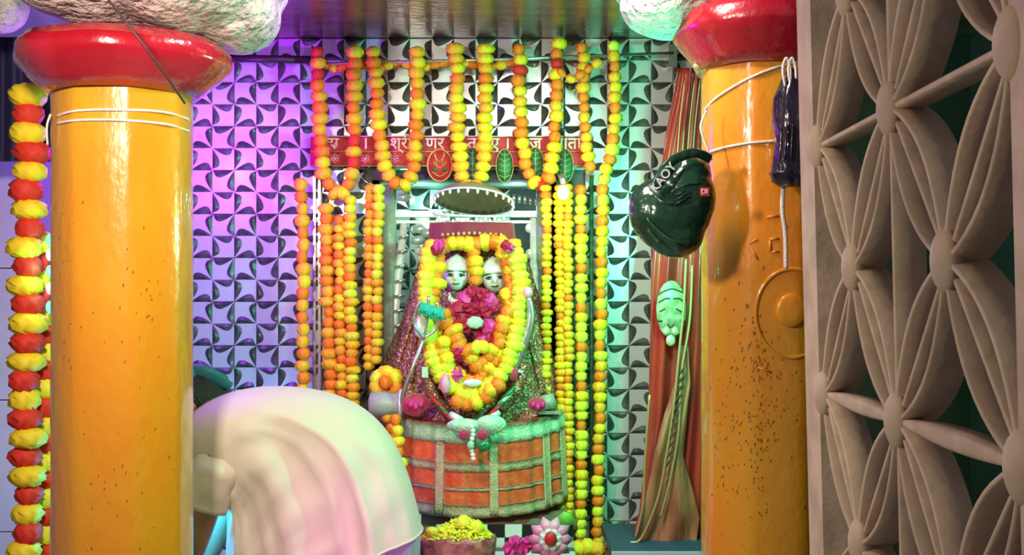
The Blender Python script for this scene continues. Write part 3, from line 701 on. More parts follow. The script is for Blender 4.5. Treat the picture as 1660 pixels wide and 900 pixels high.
# lit bulb by the niche
t = thing('light_bulb', 'glowing round bulb among the yellow garlands right of the niche', 'bulb', W(913,315,4.30))
obj('glass', MB().ell(W(913,312,4.30), (0.020,0.020,0.026), 16, 12), 'bulb', t)
obj('socket', MB().tube([W(913,296,4.30), W(912,284,4.32)], 0.012, 12), 'steel', t)
obj('cord', MB().tube([W(912,285,4.32), W(915,200,4.44), W(915,96,4.495)], 0.003, 6), 'wire', t)
lamp('POINT', W(908,318,4.22), 1.8, (1.0,0.86,0.45), 0.02)

# ------------------------------------------------------------------ silver canopy frame and umbrella disc
t = thing('canopy_frame', 'tarnished silver frame standing round the deity inside the niche', 'frame', W(755,700,4.6))
obj('cross_bar', MB().box(W(632,352,4.56), W(872,343,4.60)), 'silver', t, False)
obj('cross_bar', MB().box(W(640,362,4.57), W(868,358,4.59)), 'silver', t, False)
for a_, b_2 in (((655,362),(634,560)),((865,350),(868,560))):
    obj('post', MB().tube([W(*a_,4.58), W(*b_2,4.58), W(b_2[0]-4,700,4.6)], [0.014,0.02,0.022], 10), 'silver', t)
for k in range(7):
    y_ = 385+k*24
    obj('band', MB().tube([W(645-k*1.5,y_,4.56), W(662-k*1.5,y_-2,4.56)], 0.006, 8), 'steel', t)
for k in range(8):
    x_ = 672+k*3+ (k%2)*8; y_ = 372+k*17
    obj('flower_boss', disc(MB(), W(x_,y_,4.60), 0.016, 0.018, 8, 0.008), 'silver', t)
for k in range(9):
    obj('flower_boss', disc(MB(), W(858+(k%2)*10,370+k*21,4.58), 0.016, 0.02, 8, 0.008), 'silver', t)
for (x_,y_) in ((680,372),(694,378),(676,390),(640,300),(655,320)): obj('foil_leaf', disc(MB(), W(x_,y_,4.55), 0.030, 0.020, 5, 0.006), 'mirror', t)
t = thing('umbrella_canopy', 'small brass umbrella canopy with bead fringe above the two faces', 'umbrella', W(765,345,4.45))
cU = W(768,326,4.42)
def rimp(a, s2=1.0, dz=0.0):
    return cU+Vector((0.146*s2*math.cos(a), 0.115*s2*math.sin(a), dz+s2*(-0.040*math.sin(a)-0.010*math.cos(a))))
mb = MB(); rings = []
for s_, dz in ((0.03,0.060),(0.4,0.052),(0.75,0.030),(1.0,0.0),(1.0,-0.005),(0.75,0.006),(0.4,0.014),(0.03,0.018)):
    rings.append([rimp(a*PI/20, s_, dz) for a in range(40)])
mb.ring_loft(rings); obj('dome', mb, 'brass', t)
for k in range(26):
    p = rimp(k*PI/13, 1.0, -0.012)
    obj('bead', MB().ell(p, (0.0055,0.0055,0.0085), 8, 6), 'pearl', t)
for k in range(15):
    u = k/14; obj('bead', MB().ell(W(712+u*105, 354+3*math.sin(u*PI)+(k%2)*3, 4.42), (0.006,0.006,0.009), 8, 6), 'pearl', t)
obj('rim', MB().tube([rimp(a*PI/20, 1.01, -0.002) for a in range(41)], 0.004, 6), 'silver', t)
obj('lower_rim', MB().tube(spline([W(702,346,4.44),W(730,349,4.42),W(790,351,4.42),W(828,350,4.44)],4), 0.005, 6), 'silver', t)
for k in range(8):
    obj('pendant', MB().tube([W(815+k*9,312+k*1.2,4.58), W(815+k*9,326+k*1.2,4.58)], 0.006, 6), 'steel', t)

# ------------------------------------------------------------------ deity figure
t = thing('deity_figure', 'two-faced silver deity in a sequinned brown robe and red panelled skirt', 'statue', W(775,840,4.45))
YD = 4.50
def half_rings(rows, n=48, full=True):
    out = []
    for (py, xc, hw, dep) in rows:
        ring = []
        for k in range(n):
            q = 2*PI*k/n; c_ = W(xc, py, YD); hwm = hw*YD/F
            f = 1+0.03*math.sin(q*9+py*.03)+0.02*math.sin(q*17)
            ring.append(Vector((c_.x+hwm*math.cos(q)*f, YD-dep*math.sin(q)*f, c_.z)))
        out.append(ring)
    return out
rob = [(372,765,56,0.05),(392,766,76,0.06),(430,768,88,0.075),(480,767,104,0.09),(540,765,122,0.115),(600,762,142,0.14),(645,760,154,0.165),(682,762,158,0.19),(700,765,155,0.19)]
obj('robe', MB().ring_loft(half_rings(dens(rob,4))), 'robe', t)
# robe fold lines
for a in ([(700,440),(668,520),(642,600),(628,664)],[(716,520),(700,600),(712,660)],[(845,470),(862,560),(880,640)],[(690,470),(672,560),(668,620)]):
    pts_ = []
    for x_, y_ in a:
        # nearest row
        r_ = min(dens(rob,4), key=lambda r: abs(r[0]-y_)); c_ = (x_-r_[1])/r_[2]; yy = YD-r_[3]*math.sqrt(max(0.02,1-c_*c_))
        pts_.append(W(x_,y_,yy-0.004))
    obj('robe_fold', MB().tube(spline(pts_,6), 0.011, 8), 'robe', t)
# skirt: bulging front, world-space circular arcs
def sk(px_, h, lift=0.0):
    """point of the skirt front at reference pixel column and height py on the centre line"""
    u = (px_-775)/170.0; ang = u*1.25
    zf = {0:0}
    return ang
cxs = W(775,0,4.48).x
def skp(u, py, lift=0.0):
    """u in -1..1 across; py = centre pixel row"""
    Rb = 0.335+0.015*(py-690)/140; ang = u*1.30
    Yc = 4.50; R = Rb+lift; fy = 0.78
    z = ZC+(HY-py)*(Yc-Rb*fy)/F
    fold = 0.004*math.sin(u*34)+0.003*math.sin(u*57+1)
    return Vector((cxs+(R+fold)*math.sin(ang), Yc-(R+fold)*fy*math.cos(ang), z+(0.062 if u > 0 else 0.048)*(1-math.cos(ang))))
def skpatch(u0, u1, p0, p1, lift, nu=40, nv=8, thick=0.006):
    mb = MB(); F_ = []; V = []
    for s_ in (lift, lift-thick):
        for i in range(nv+1):
            for j in range(nu+1): V.append(skp(u0+(u1-u0)*j/nu, p0+(p1-p0)*i/nv, s_))
    n1 = (nu+1)*(nv+1)
    for i in range(nv):
        for j in range(nu):
            a = i*(nu+1)+j; F_.append((a,a+1,a+nu+2,a+nu+1)); F_.append((n1+a,n1+a+nu+1,n1+a+nu+2,n1+a+1))
    for i in range(nv):
        for j in (0, nu): a = i*(nu+1)+j; F_.append((a, a+nu+1, n1+a+nu+1, n1+a))
    for j in range(nu):
        for i in (0, nv): a = i*(nu+1)+j; F_.append((a, a+1, n1+a+1, n1+a))
    return mb.add(V, F_)
obj('skirt', skpatch(-1, 1, 690, 838, 0.0, 120, 24, 0.02), 'skirt', t)
obj('skirt_top', MB().ring_loft([[skp(-1+2*j/40, 692) for j in range(41)], [Vector((skp(-1+2*j/40, 692).x*0.8+cxs*0.2, 4.42, skp(0,680).z)) for j in range(41)]], closed=False), 'robe', t)
obj('trim_band', skpatch(-1, 1, 692, 720, 0.006, 100, 3), 'mint', t, label='mint green brocade waist band')
obj('trim_band', skpatch(-1, 1, 751, 766, 0.005, 100, 2), 'khaki', t)
obj('trim_band', skpatch(-1, 1, 791, 797, 0.005, 100, 2), 'khaki', t)
obj('trim_band', skpatch(-1, 1, 820, 840, 0.006, 100, 3), 'khaki', t)
for u in (-0.72, -0.29, 0.14, 0.62, 0.88):
    obj('trim_strip', skpatch(u-0.035-(u>0.5)*.01, u+0.035, 716, 838, 0.008, 4, 12), 'khaki', t)
# faces
def face(cx_, cy_, w_, h_, tilt, nm):
    Yf = 4.385; c_ = W(cx_, cy_, Yf); s_ = Yf/F
    R_ = Matrix.Rotation(tilt, 3, 'Y')
    def fn(d, p):
        x_, z_ = d.x, d.z
        front = max(0, -d.y)
        dy = 0
        dy -= 0.016*math.exp(-((x_/0.16)**2))*math.exp(-(((z_+0.05)/0.30)**2))*front       # nose
        dy -= 0.006*math.exp(-((x_/0.10)**2))*math.exp(-(((z_+0.20)/0.09)**2))
        dy += 0.006*sum(math.exp(-(((x_-e)/0.20)**2)-(((z_-0.12)/0.14)**2)) for e in (-.38,.38))*front
        dy -= 0.005*math.exp(-((x_/0.28)**2)-(((z_+0.50)/0.07)**2))*front
        p = p.copy(); p.y += dy
        if z_ < 0: p.x *= 1-0.22*z_*z_
        return p
    f = obj('face', MB().ell(c_, (w_*s_/2, 0.040, h_*s_/2), 40, 30, rot=R_, fn=fn), 'silver', t, label='beaten silver mask face')
    zt = h_*s_/2
    def loc(x_, z_, y_): return c_+R_@Vector((x_*w_*s_/2, y_, z_*zt))
    for e in (-.42, .42):
        obj('eye', MB().tube(spline([loc(e-.26,.08,-.033),loc(e,.17,-.041),loc(e+.26,.08,-.034)],5), 0.0021, 6), 'black', f)
        obj('eye', MB().tube(spline([loc(e-.24,.06,-.034),loc(e,-.01,-.041),loc(e+.24,.06,-.034)],5), 0.0014, 6), 'black', f)
        obj('pupil', MB().ell(loc(e,.08,-.040), (.0035,.002,.004), 10, 8), 'black', f)
        obj('brow', MB().tube(spline([loc(e-.26,.27,-.033),loc(e,.36,-.038),loc(e+.26,.27,-.033)],5), 0.0018, 6), 'black', f)
        obj('ear', MB().ell(loc(1.02*(1 if e>0 else -1),0.05,-.006), (.006,.008,.016), 10, 8), 'silver', f)
    obj('mouth', MB().tube(spline([loc(-.26,-.50,-.036),loc(0,-.54,-.042),loc(.26,-.50,-.036)],5), 0.0018, 6), 'black', f)
    cr = []
    for s2, zz in ((1.02,.36),(1.16,.42),(1.14,.55),(1.04,.85),(0.82,1.12),(0.5,1.35),(0.18,1.52),(0.03,1.6)):
        cr.append([c_+R_@Vector((w_*s_/2*s2*math.cos(a*PI/16)*(1+.04*(a%2)), 0.042*s2*math.sin(a*PI/16), zt*zz)) for a in range(32)])
    k_ = obj('crown', MB().ring_loft(cr), 'silver', t, label='pointed beaten silver crown')
    for a in range(7):
        u = -0.9+a*0.3; obj('stud', MB().ell(loc(u, .50, -.044*math.sqrt(1-min(.9,(u/1.16)**2))-.003), (.0032,.0032,.0032), 8, 6), 'pearl', k_)
    for (u, v) in ((0,.78),(-.35,.72),(.35,.72),(0,1.05),(-.2,.92),(.2,.92)): obj('stud', MB().ell(loc(u,v,-.043), (.004,.003,.004), 8, 6), 'silver', k_)
face(740, 448, 40, 46, 0.02, 'a'); face(802, 452, 41, 46, -0.08, 'b')
# neck pendants, hands, bangles
obj('necklace', MB().tube(spline(pl3(4.37,(728,474),(733,490),(741,496),(750,489),(754,474)),5), 0.0045, 8), 'silver', t)
for k in range(7): obj('pendant', MB().ell(W(729+k*4,484+7*math.sin(k*PI/6),4.36), (.007,.005,.012), 10, 8), 'silver', t)
def hand(pts_, wrist, side, Y):
    """small silver hand: palm and five fingers"""
    mb = MB(); c_ = W(*pts_, Y)
    mb.ell(c_, (.020,.012,.022), 16, 10)
    for k in range(4):
        d = Vector(((-.012+.008*k), -.004, 0)); L_ = (.026,.032,.034,.028)[k]
        mb.tube([c_+d+Vector((0,0,-.012)), c_+d*1.2+Vector((0,-.004,-.012-L_*.6)), c_+d*1.25+Vector((0,.003,-.012-L_))], [.0048,.0045,.003], 8)
    mb.tube([c_+Vector((.014*side,-.002,.004)), c_+Vector((.027*side,-.008,-.008)), c_+Vector((.026*side,-.01,-.022))], [.0055,.005,.0035], 8)
    mb.tube([c_+Vector((0,0,.012)), W(*wrist, Y+0.02)], [.014,.013], 12)
    return mb
def arm(name, pts_, Y0, r): return obj(name, MB().tube(spline([W(x_,y_,Y0) for x_,y_ in pts_],6), r, 10), 'robe', t)
arm('arm', [(690,600),(702,640),(725,668)], 4.27, 0.022); arm('arm', [(850,590),(838,630),(812,664)], 4.27, 0.022)
obj('hand', hand((748,688),(730,672),1,4.18), 'silver', t); obj('hand', hand((792,688),(808,668),-1,4.18), 'silver', t)
def bangle(x_, y_, m_, Y=4.22, ang=0.7, r=0.030, th=0.007):
    c_ = W(x_,y_,Y); a = Vector((math.cos(ang),0,math.sin(ang))); b = Vector((0,1,0))
    obj('bangle', MB().tube([c_+(a*math.cos(k*PI/10)+b*math.sin(k*PI/10))*r for k in range(21)], th, 8), m_, t)
for x_, y_, m_ in ((824,638,'green'),(819,646,'mint'),(813,653,'green'),(806,661,'redcloth'),(800,668,'redcloth'),(797,674,'green')): bangle(x_, y_, m_, ang=0.75)
for x_, y_, m_ in ((712,655,'redcloth'),(718,662,'green'),(723,669,'redcloth'),(729,676,'redcloth')): bangle(x_, y_, m_, ang=-0.75+PI)
obj('cuff', disc(MB(), W(752,690,4.175), 0.062, 0.026, 20, 0.014), 'mint', t); obj('cuff', disc(MB(), W(796,688,4.175), 0.055, 0.034, 20, 0.014), 'mint', t)
for k in range(9): obj('bead', MB().ell(W(765+math.sin(k)*2,692+k*6.5,4.135), (.009,.007,.008), 10, 8), 'pearl' if k not in (4,) else 'mint', t)
obj('bead', MB().ell(W(784,723,4.13), (.026,.014,.020), 14, 10), 'green', t, label='large green glass bead')
obj('bead', MB().ell(W(763,722,4.13), (.013,.012,.016), 14, 10), 'mint', t)
for x_ in (752, 782): obj('tassel', MB().ell(W(x_,705,4.14), (.020,.012,.018), 12, 8), 'crimson', t)
# maroon headcloth with gold beads
t = thing('head_canopy', 'maroon velvet headcloth edged with gold beads above the two faces', 'headcloth', W(765,400,4.4))
rings = []
for v in range(9):
    py_ = 362+v*5
    rings.append([W(765+(66+v*0.5)*math.cos(a*PI/24), py_, 4.44)+Vector((0,-0.07*math.sin(a*PI/24)*(0.85+v*.02)+0.006*math.sin(a*1.3),0)) for a in range(25)])
solid(obj('velvet', MB().ring_loft(rings, closed=False), 'maroon', t), 0.006)
for r_ in range(3):
    for k in range(12):
        u = -0.72+k*0.13; obj('bead', MB().ell(W(765+66*u, 378+r_*8+abs(u)*4, 4.44-0.073*math.sqrt(1-u*u)-0.004), (.0075,.006,.0085), 8, 6), 'flag_gold', t)
# trident
t = thing('trident', 'silver trident with a teal tassel leaning left of the garlands', 'trident', W(648,690,4.28))
obj('shaft', MB().tube([W(648,690,4.28), W(652,640,4.24), W(688,545,4.20)], 0.0065, 10), 'steel', t)
for pts_ in ([(688,548),(672,528),(674,505),(682,488)],[(688,548),(692,520),(695,480)],[(688,548),(706,534),(710,510),(708,490)]):
    obj('prong', MB().tube(spline([W(x_,y_,4.19) for x_,y_ in pts_],5), 0.006, 8), 'steel', t)
mb = MB()
for k in range(16):
    u = k/15; mb.tube([W(684+u*34,490+u*10,4.17), W(681+u*36+random.uniform(-2,2),508+u*10+random.uniform(-3,6),4.165)], [.005,.004], 6)
o = obj('tassel', mb, 'teal', t, label='teal tinsel tassel'); 
obj('leaf_blade', MB().ell(W(680,530,4.21), (.020,.008,.038), 14, 10), 'silver', t)
# sword
t = thing('sword', 'curved silver sword held upright right of the garlands', 'sword', W(840,600,4.25))
mb = MB(); path = spline([W(x_,y_,4.25) for x_,y_ in ((857,482),(861,510),(856,540),(845,572),(836,600))],6)
mb.tube(path, [0.004+0.012*math.sin(PI*min(1,(i+2)/(len(path)+1))) for i in range(len(path))], 8, flat=0.3); obj('blade', mb, 'steel', t)
obj('grip', MB().tube([W(836,598,4.24), W(832,616,4.24)], 0.012, 10), 'crimson', t)
obj('pommel', MB().ell(W(856,474,4.25), (.018,.016,.020), 14, 10), 'lotus', t)
obj('guard', MB().tube([W(826,598,4.24), W(848,604,4.24)], 0.006, 8), 'silver', t)
# crimson cushions left and right
for k, (x_, y_, r_, lab) in enumerate(((674,656,24,'crimson velvet bundle left of the deity above the mint band'),(872,656,16,'crimson velvet bundle right of the deity beside the long garlands'))):
    t = thing('velvet_bundle', lab, 'bundle', W(x_,y_+r_*.7,4.26))
    obj('bundle', MB().ell(W(x_,y_,4.26), (r_*4.26/F,0.035,r_*.75*4.26/F), 24, 16, fn=lambda d,p: p*(1+0.22*noise.noise(p*40))), 'crimson', t)
    for q in range(3): obj('bud', MB().ell(W(x_-8+q*8,y_+4*(q%2),4.225), (.010,.010,.012), 10, 8), 'pinkf', t)
t = thing('metal_pot', 'dull grey metal pot lying beside the left garlands', 'pot', W(630,668,4.30))
mb = MB(); a = W(596,655,4.30)
mb.tube([W(598,656,4.3),W(602,656,4.3),W(625,655,4.3),W(640,656,4.3),W(650,655,4.3)], [0.025,0.045,0.045,0.040,0.050], 20); obj('body', mb, 'nichegrey', t)
obj('rim', MB().tube([W(650,655,4.3)+Vector((0,0.05*math.cos(a_*PI/12),0.05*math.sin(a_*PI/12))) for a_ in range(25)], 0.005, 6), 'silver', t)
t = thing('metal_block', 'grey metal bracket at the foot of the thin yellow strand', 'bracket', W(890,660,4.35))
obj('body', MB().tube([W(886,640,4.35),W(890,662,4.35)], [0.024,0.034], 14), 'nichegrey', t); obj('foot', MB().box(W(874,672,4.32),W(908,664,4.38)), 'nichegrey', t, False)

# garlands worn by the deity
YI = 4.29
loop = ((700,392),(692,440),(690,490),(694,540),(704,585),(722,618),(748,636),(778,636),(806,616),(826,580),(838,530),(842,480),(838,430),(826,392))
garland('big lemon-yellow loop garland framing both faces of the deity', [W(x_,y_,4.31-0.07*max(0,(y_-392)/245)) for x_,y_ in loop], 'LLLYL', 0.030, 0.028, 0.75, jit=0.2)
inner = ((712,400),(706,450),(704,500),(712,550),(732,598),(762,618),(790,600),(812,560),(824,510),(828,460),(820,405))
garland('inner orange and amber loop garland worn by the deity', [W(x_,y_,4.33-0.06*max(0,(y_-392)/245)) for x_,y_ in inner], 'OOAOYO', 0.029, 0.030, 0.75, jit=0.3)
garland('orange flower rope slanting down from the left shoulder to the middle', [W(x_,y_,4.26) for x_,y_ in ((716,505),(730,530),(744,556),(762,575),(772,600))], 'OOAO', 0.030, 0.028, 0.8, jit=0.3)
garland('orange flower rope slanting down from the right side to the middle', [W(x_,y_,4.265) for x_,y_ in ((822,500),(816,535),(802,565),(786,585),(772,602))], 'OAOO', 0.026, 0.028, 0.8, jit=0.3)
garland('crown row of orange and yellow blossoms under the maroon headcloth', [W(x_,y_,4.345) for x_,y_ in ((712,402),(735,394),(765,396),(795,392),(822,398))], 'OYAYOL', 0.026, 0.030, 0.8, jit=0.3)
garland('orange blossoms filling the gap between the two faces', [W(x_,y_,4.35) for x_,y_ in ((768,402),(772,425),(770,445),(774,462))], 'OAAO', 0.028, 0.028, 0.8, jit=0.5)
garland('second row of marigolds right of the right face', [W(x_,y_,4.30) for x_,y_ in ((824,470),(830,505),(832,540),(826,575))], 'YOLO', 0.028, 0.032, 0.8, jit=0.4)
garland('lower orange and yellow tuft under the big loop', [W(x_,y_,4.22) for x_,y_ in ((738,648),(758,656),(778,650),(798,632),(816,620))], 'OOYOA', 0.026, 0.030, 0.8, jit=0.3)
garland('left tuft of yellow and orange blossoms inside the big loop', [W(x_,y_,4.25) for x_,y_ in ((716,548),(720,575),(728,600),(738,612))], 'YAYL', 0.028, 0.030, 0.8, jit=0.4)
garland('yellow blossoms in the centre of the chest', [W(x_,y_,4.235) for x_,y_ in ((764,560),(776,566),(786,558))], 'LYL', 0.026, 0.026, 0.8, jit=0.3)
def roses(label, spots, Y, r0=0.026):
    t = thing('rose_cluster', label, 'flowers', W(spots[0][0], max(s_[1] for s_ in spots), Y))
    inv = base(t).inverted()
    for x_, y_, k_ in spots:
        o = bpy.data.objects.new('rose', RM[k_]); C.objects.link(o); o.parent = t; o.matrix_parent_inverse = inv
        o.location = W(x_, y_, Y-random.uniform(0,0.02)); o.rotation_euler = (random.uniform(0,3),random.uniform(0,3),random.uniform(0,3)); r = r0*random.uniform(.85,1.15); o.scale = (r,r,r)
roses('crimson roses heaped between and below the two faces', [(768,474,0),(782,478,0),(755,484,1),(745,500,0),(760,498,0),(776,494,0),(792,488,1),(736,512,0),(752,516,0),(770,510,0),(788,504,0),(798,498,0),(742,526,0),(758,528,0),(778,540,0),(790,530,1),(782,552,1),(796,552,0),(800,566,0),(792,575,0)], 4.29)
roses('magenta roses in the lower left of the chest', [(744,566,1),(752,574,1),(762,582,1),(740,578,0),(728,612,1),(738,608,1)], 4.26, 0.022)
roses('pair of magenta roses at the upper corners of the garland', [(712,398,1),(708,404,0),(820,398,0),(826,402,1)], 4.27, 0.020)
tag(obj('silver_locket', MB().ell(W(770,523,4.24), (.030,.014,.022), 20, 12, fn=lambda d,p: p*(1+0.05*math.sin(8*math.atan2(d.z,d.x)))), 'mint'), 'pale green silver locket on the chest among roses', 'locket')
tag(obj('silver_locket', MB().ell(W(766,621,4.20), (.034,.012,.014), 20, 12), 'silver'), 'pale blue silver locket at the bottom of the loop garland', 'locket')
tag(obj('paper_tag', MB().box(W(684,595,4.20), W(694,612,4.203)), 'mint', None, False), 'small pale green tag at the left of the loop garland', 'tag')
tag(obj('petal_bunch', MB().ell(W(722,622,4.2), (.020,.02,.035), 12, 8, fn=lambda d,p: p*(1+0.3*noise.noise(p*60))), 'lotus'), 'pale pink petal bunch at the lower left of the loop garland', 'flowers')

# ------------------------------------------------------------------ pedestal, offerings
ztop = skp(0, 838).z
t = thing('pedestal', 'brown pedestal under the deity with a curved front edge', 'pedestal', (cxs, 4.45, 0))
mb = MB(); prof = []
def arc(R, z): return [Vector((cxs+R*math.sin(a), 4.56-R*0.78*math.cos(a), z)) for a in [(-1.5+3.0*k/40) for k in range(41)]]+[Vector((cxs+R,4.59,z)), Vector((cxs-R,4.59,z))]
mb.ring_loft([arc(0.38,0), arc(0.38,ztop-0.09), arc(0.40,ztop-0.085), arc(0.40,ztop-0.05), arc(0.385,ztop-0.045), arc(0.385,ztop-0.004)]); obj('body', mb, 'wood', t)
# chequered ledge in front: tiles alternate
zl = W(0,905,4.0).z
t = thing('offering_ledge', 'stepped ledge of black and white chequered tiles below the deity', 'ledge', (0,4.0,0))
obj('body', MB().box((-0.27,3.86,0),(0.22,4.2,zl-0.012)), 'floor', t, False)
for i in range(8):
    for j in range(5):
        x0 = -0.265+i*0.06; obj('tile', MB().box((x0+.001,3.865+j*.06,zl-.012),(x0+.059,3.924+j*.06,zl)), 'black' if (i+j)%2 else 'white', t, False)
for i in range(8):
    for j in range(3):
        x0 = -0.265+i*0.06; z0 = W(0,850,4.18).z-0.045*(j+1)
        obj('tile', MB().box((x0+.001,4.172,z0+.001),(x0+.059,4.184,z0+.044)), 'black' if (i+j)%2 else 'white', t, False)
t = thing('offering_tray', 'maroon foil-covered tray heaped with yellow petals', 'tray', W(740,895,3.95))
zt_ = W(0,876,3.95).z
mb = MB().ring_loft([[Vector((W(742,0,3.95).x+r_*math.cos(a*PI/16)*(1+.05*math.sin(a*3)), 3.97+r_*.6*math.sin(a*PI/16), z_+.006*math.sin(a*2.3))) for a in range(32)] for r_, z_ in ((0.11,zl),(0.122,zl+.012),(0.128,zt_),(0.122,zt_+.012),(0.10,zt_+.004),(0.01,zt_+.002))])
obj('body', mb, 'tray', t)
mb = MB(); rr = random.Random(8)
for k in range(1100):
    u = rr.uniform(-1,1); v = rr.uniform(-1,1)
    if u*u+v*v > 1: continue
    hx = 58*u; hump = 0.040*max(0,1-u*u-v*v)*(1.25+0.6*u)
    c_ = Vector((W(742,0,3.97).x+hx*3.97/F, 3.955+0.055*v, zt_+0.008+hump*rr.uniform(.6,1.3)))
    a = Vector((rr.gauss(0,1),rr.gauss(0,1),rr.gauss(0,1))).normalized(); b = a.orthogonal().normalized(); q = .0085
    n_ = a.cross(b)*0.003
    mb.add([c_-a*q, c_-b*q*.6+n_, c_+a*q, c_+b*q*.6+n_, c_+n_*2], [(0,1,4),(1,2,4),(2,3,4),(3,0,4),(3,2,1,0)])
o = tag(obj('petal_heap', mb, 'lime', None, False), 'heap of loose yellow petals on the foil tray', 'petals', kind='stuff')
for k, (x_, y_, r_) in enumerate(((700,862,11),(752,846,11),(772,856,13),(730,872,11),(756,873,11))):
    o = tag(link('marigold_blossom', FM['L'][k%2]), ['leftmost loose yellow blossom on the foil tray','topmost loose yellow blossom on the foil tray','rightmost big yellow blossom on the foil tray','front left yellow blossom on the foil tray','front right yellow blossom on the foil tray'][k], 'flower')
    o.location = W(x_,y_,3.94); o.scale = (r_*3.94/F, r_*3.94/F, r_*.7*3.94/F); o.rotation_euler = (k,k*.7,0)
t = thing('lotus_ornament', 'pink foil lotus with a red centre beside the chequered tiles', 'ornament', W(892,895,3.90))
cL = W(892,874,3.90)
for ring_, (n_, L_, m_) in enumerate(((10,0.078,'lotus'),(8,0.048,'white'),(0,0,''))):
    for k in range(n_):
        a = 2*PI*k/n_+ring_*.3; d = Vector((math.cos(a),0,math.sin(a))); sd = Vector((-d.z,0,d.x)); dep = Vector((0,-0.012-0.012*ring_,0))
        V = [cL+dep*.3, cL+d*L_*.55+sd*L_*.36+dep, cL+d*L_+dep*.2, cL+d*L_*.55-sd*L_*.36+dep, cL+d*L_*.5+dep*1.5, cL+d*L_*.5+Vector((0,.004,0))]
        obj('petal', MB().add(V, [(0,4,1),(1,4,2),(2,4,3),(3,4,0),(0,1,5),(1,2,5),(2,3,5),(3,0,5)]), m_, t)
obj('centre', MB().ell(cL+Vector((0,-.035,.008)), (.020,.014,.024), 14, 10), 'bag_red', t)
obj('stem', MB().tube([cL+Vector((0,0,-.02)), Vector((cL.x,3.92,zl))], .005, 6), 'leaf', t)
for k, (x_, y_) in enumerate(((836,880),(848,890),(826,890),(858,880))):
    o = tag(link('rose_blossom', RM[1]), ['upper left','lower middle','lower left','upper right'][k]+' magenta rose of the small group left of the foil lotus', 'flower'); o.location = W(x_,y_,3.92); o.scale = (.022,)*3; o.rotation_euler = (k,1,k)
garland('short yellow marigold row at the bottom beside the lotus', pl3(4.2,(925,893),(950,888),(978,893)), 'YYA', 0.030, 0.034, 0.8)
tag(obj('green_leaf', disc(MB(), W(917,842,4.1), 0.032, 0.028, 7, 0.008), 'brightleaf'), 'bright green leaf sprig above the lotus ornament', 'leaf')

# ------------------------------------------------------------------ bowing visitor
YP = 3.70
t = thing('person', 'person in a cream tunic bowing deeply to the left, head behind the pillar', 'person', (W(600,0,YP).x, YP, 0))
sm = bpy.data.meshes.new('skeleton')
def PW(x_, y_, dy=0): p = W(x_, y_, YP); p.y += dy; return p
V = []; Ed = []; Rr = []
def jv(p, r, prev=None):
    V.append(tuple(p)); Rr.append(r)
    if prev is not None: Ed.append((prev, len(V)-1))
    return len(V)-1
pel = jv(PW(598,765), 0.13)
wa = jv(PW(540,738), 0.12, pel); ch = jv(PW(460,715), 0.13, wa); ut = jv(PW(390,702), 0.115, ch)
nk = jv(PW(350,690), 0.055, ut); hb = jv(PW(330,678), 0.06, nk)
for s_ in (-1, 1):
    hp = jv(PW(600,800,0.10*s_), 0.095, pel); kn = jv(Vector((PW(600,0).x-0.04, YP+0.11*s_, 0.50)), 0.060, hp)
    an = jv(Vector((PW(600,0).x+0.05, YP+0.12*s_, 0.09)), 0.038, kn); to = jv(Vector((PW(600,0).x-0.12, YP+0.13*s_, 0.035)), 0.030, an)
    sh = jv(PW(378,715,0.17*s_), 0.062, ut); el = jv(PW(352,835,0.19*s_), 0.043, sh); wr = jv(PW(315,935,0.14*s_), 0.028, el)
    pm = jv(PW(303,972,0.13*s_), 0.030, wr)
    for k in range(4):
        b0 = W(303,985,YP)+Vector((0,0.13*s_+(-.028+.018*k),0)); Lf = (.062,.074,.078,.060)[k]
        f1 = jv(b0, .0095, pm); f2 = jv(b0+Vector((-.018,0,-Lf*.5)), .0085, f1); f3 = jv(b0+Vector((-.014,0,-Lf)), .0065, f2)
    t1 = jv(W(303,972,YP)+Vector((.030,0.13*s_-.02*s_,-.01)), .011, pm); t2 = jv(W(303,972,YP)+Vector((.040,0.13*s_-.025*s_,-.045)), .008, t1)
sm.from_pydata(V, Ed, []); so = bpy.data.objects.new('skeleton', sm); C.objects.link(so)
mo = so.modifiers.new('skin', 'SKIN'); 
for i, r_ in enumerate(Rr): sm.skin_vertices[0].data[i].radius = (r_, r_)
sm.skin_vertices[0].data[0].use_root = True
mod(so, 'SUBSURF', levels=1, render_levels=1)
dg = bpy.context.evaluated_depsgraph_get(); dg.update(); bme = bpy.data.meshes.new_from_object(so.evaluated_get(dg)); bpy.data.objects.remove(so)
mbb = MB(); mbb.add([v.co for v in bme.vertices], [tuple(p.vertices) for p in bme.polygons])
# head: face looks down-left
hc = PW(310,656); Rh = Matrix.Rotation(math.radians(-62), 3, 'Y')
def headfn(d, p):
    # local: +z crown, -x face
    p = p.copy(); fr = max(0, -d.x)
    if d.z < 0: p.x *= 1-0.18*d.z*d.z; p.y *= 1-0.30*d.z*d.z
    p.x -= 0.022*math.exp(-((d.y/0.14)**2)-(((d.z+.12)/0.22)**2))*fr
    p.x += 0.010*sum(math.exp(-(((d.y-e)/.2)**2)-(((d.z-.08)/.13)**2)) for e in (-.36,.36))*fr
    p.x -= 0.006*math.exp(-((d.y/.3)**2)-(((d.z+.52)/.08)**2))*fr
    return p
mbb.ell(hc, (0.096,0.076,0.118), 40, 30, rot=Rh, fn=headfn)
for s_ in (-1, 1): mbb.ell(hc+Rh@Vector((0.01,0.077*s_,-0.005)), (.018,.010,.030), 12, 8, rot=Rh)
bo = obj('body', mbb, 'skin', t); m = mod(bo, 'REMESH', mode='VOXEL', voxel_size=0.007); m.use_smooth_shade = True
mod(bo, 'SMOOTH', factor=0.5, iterations=2)
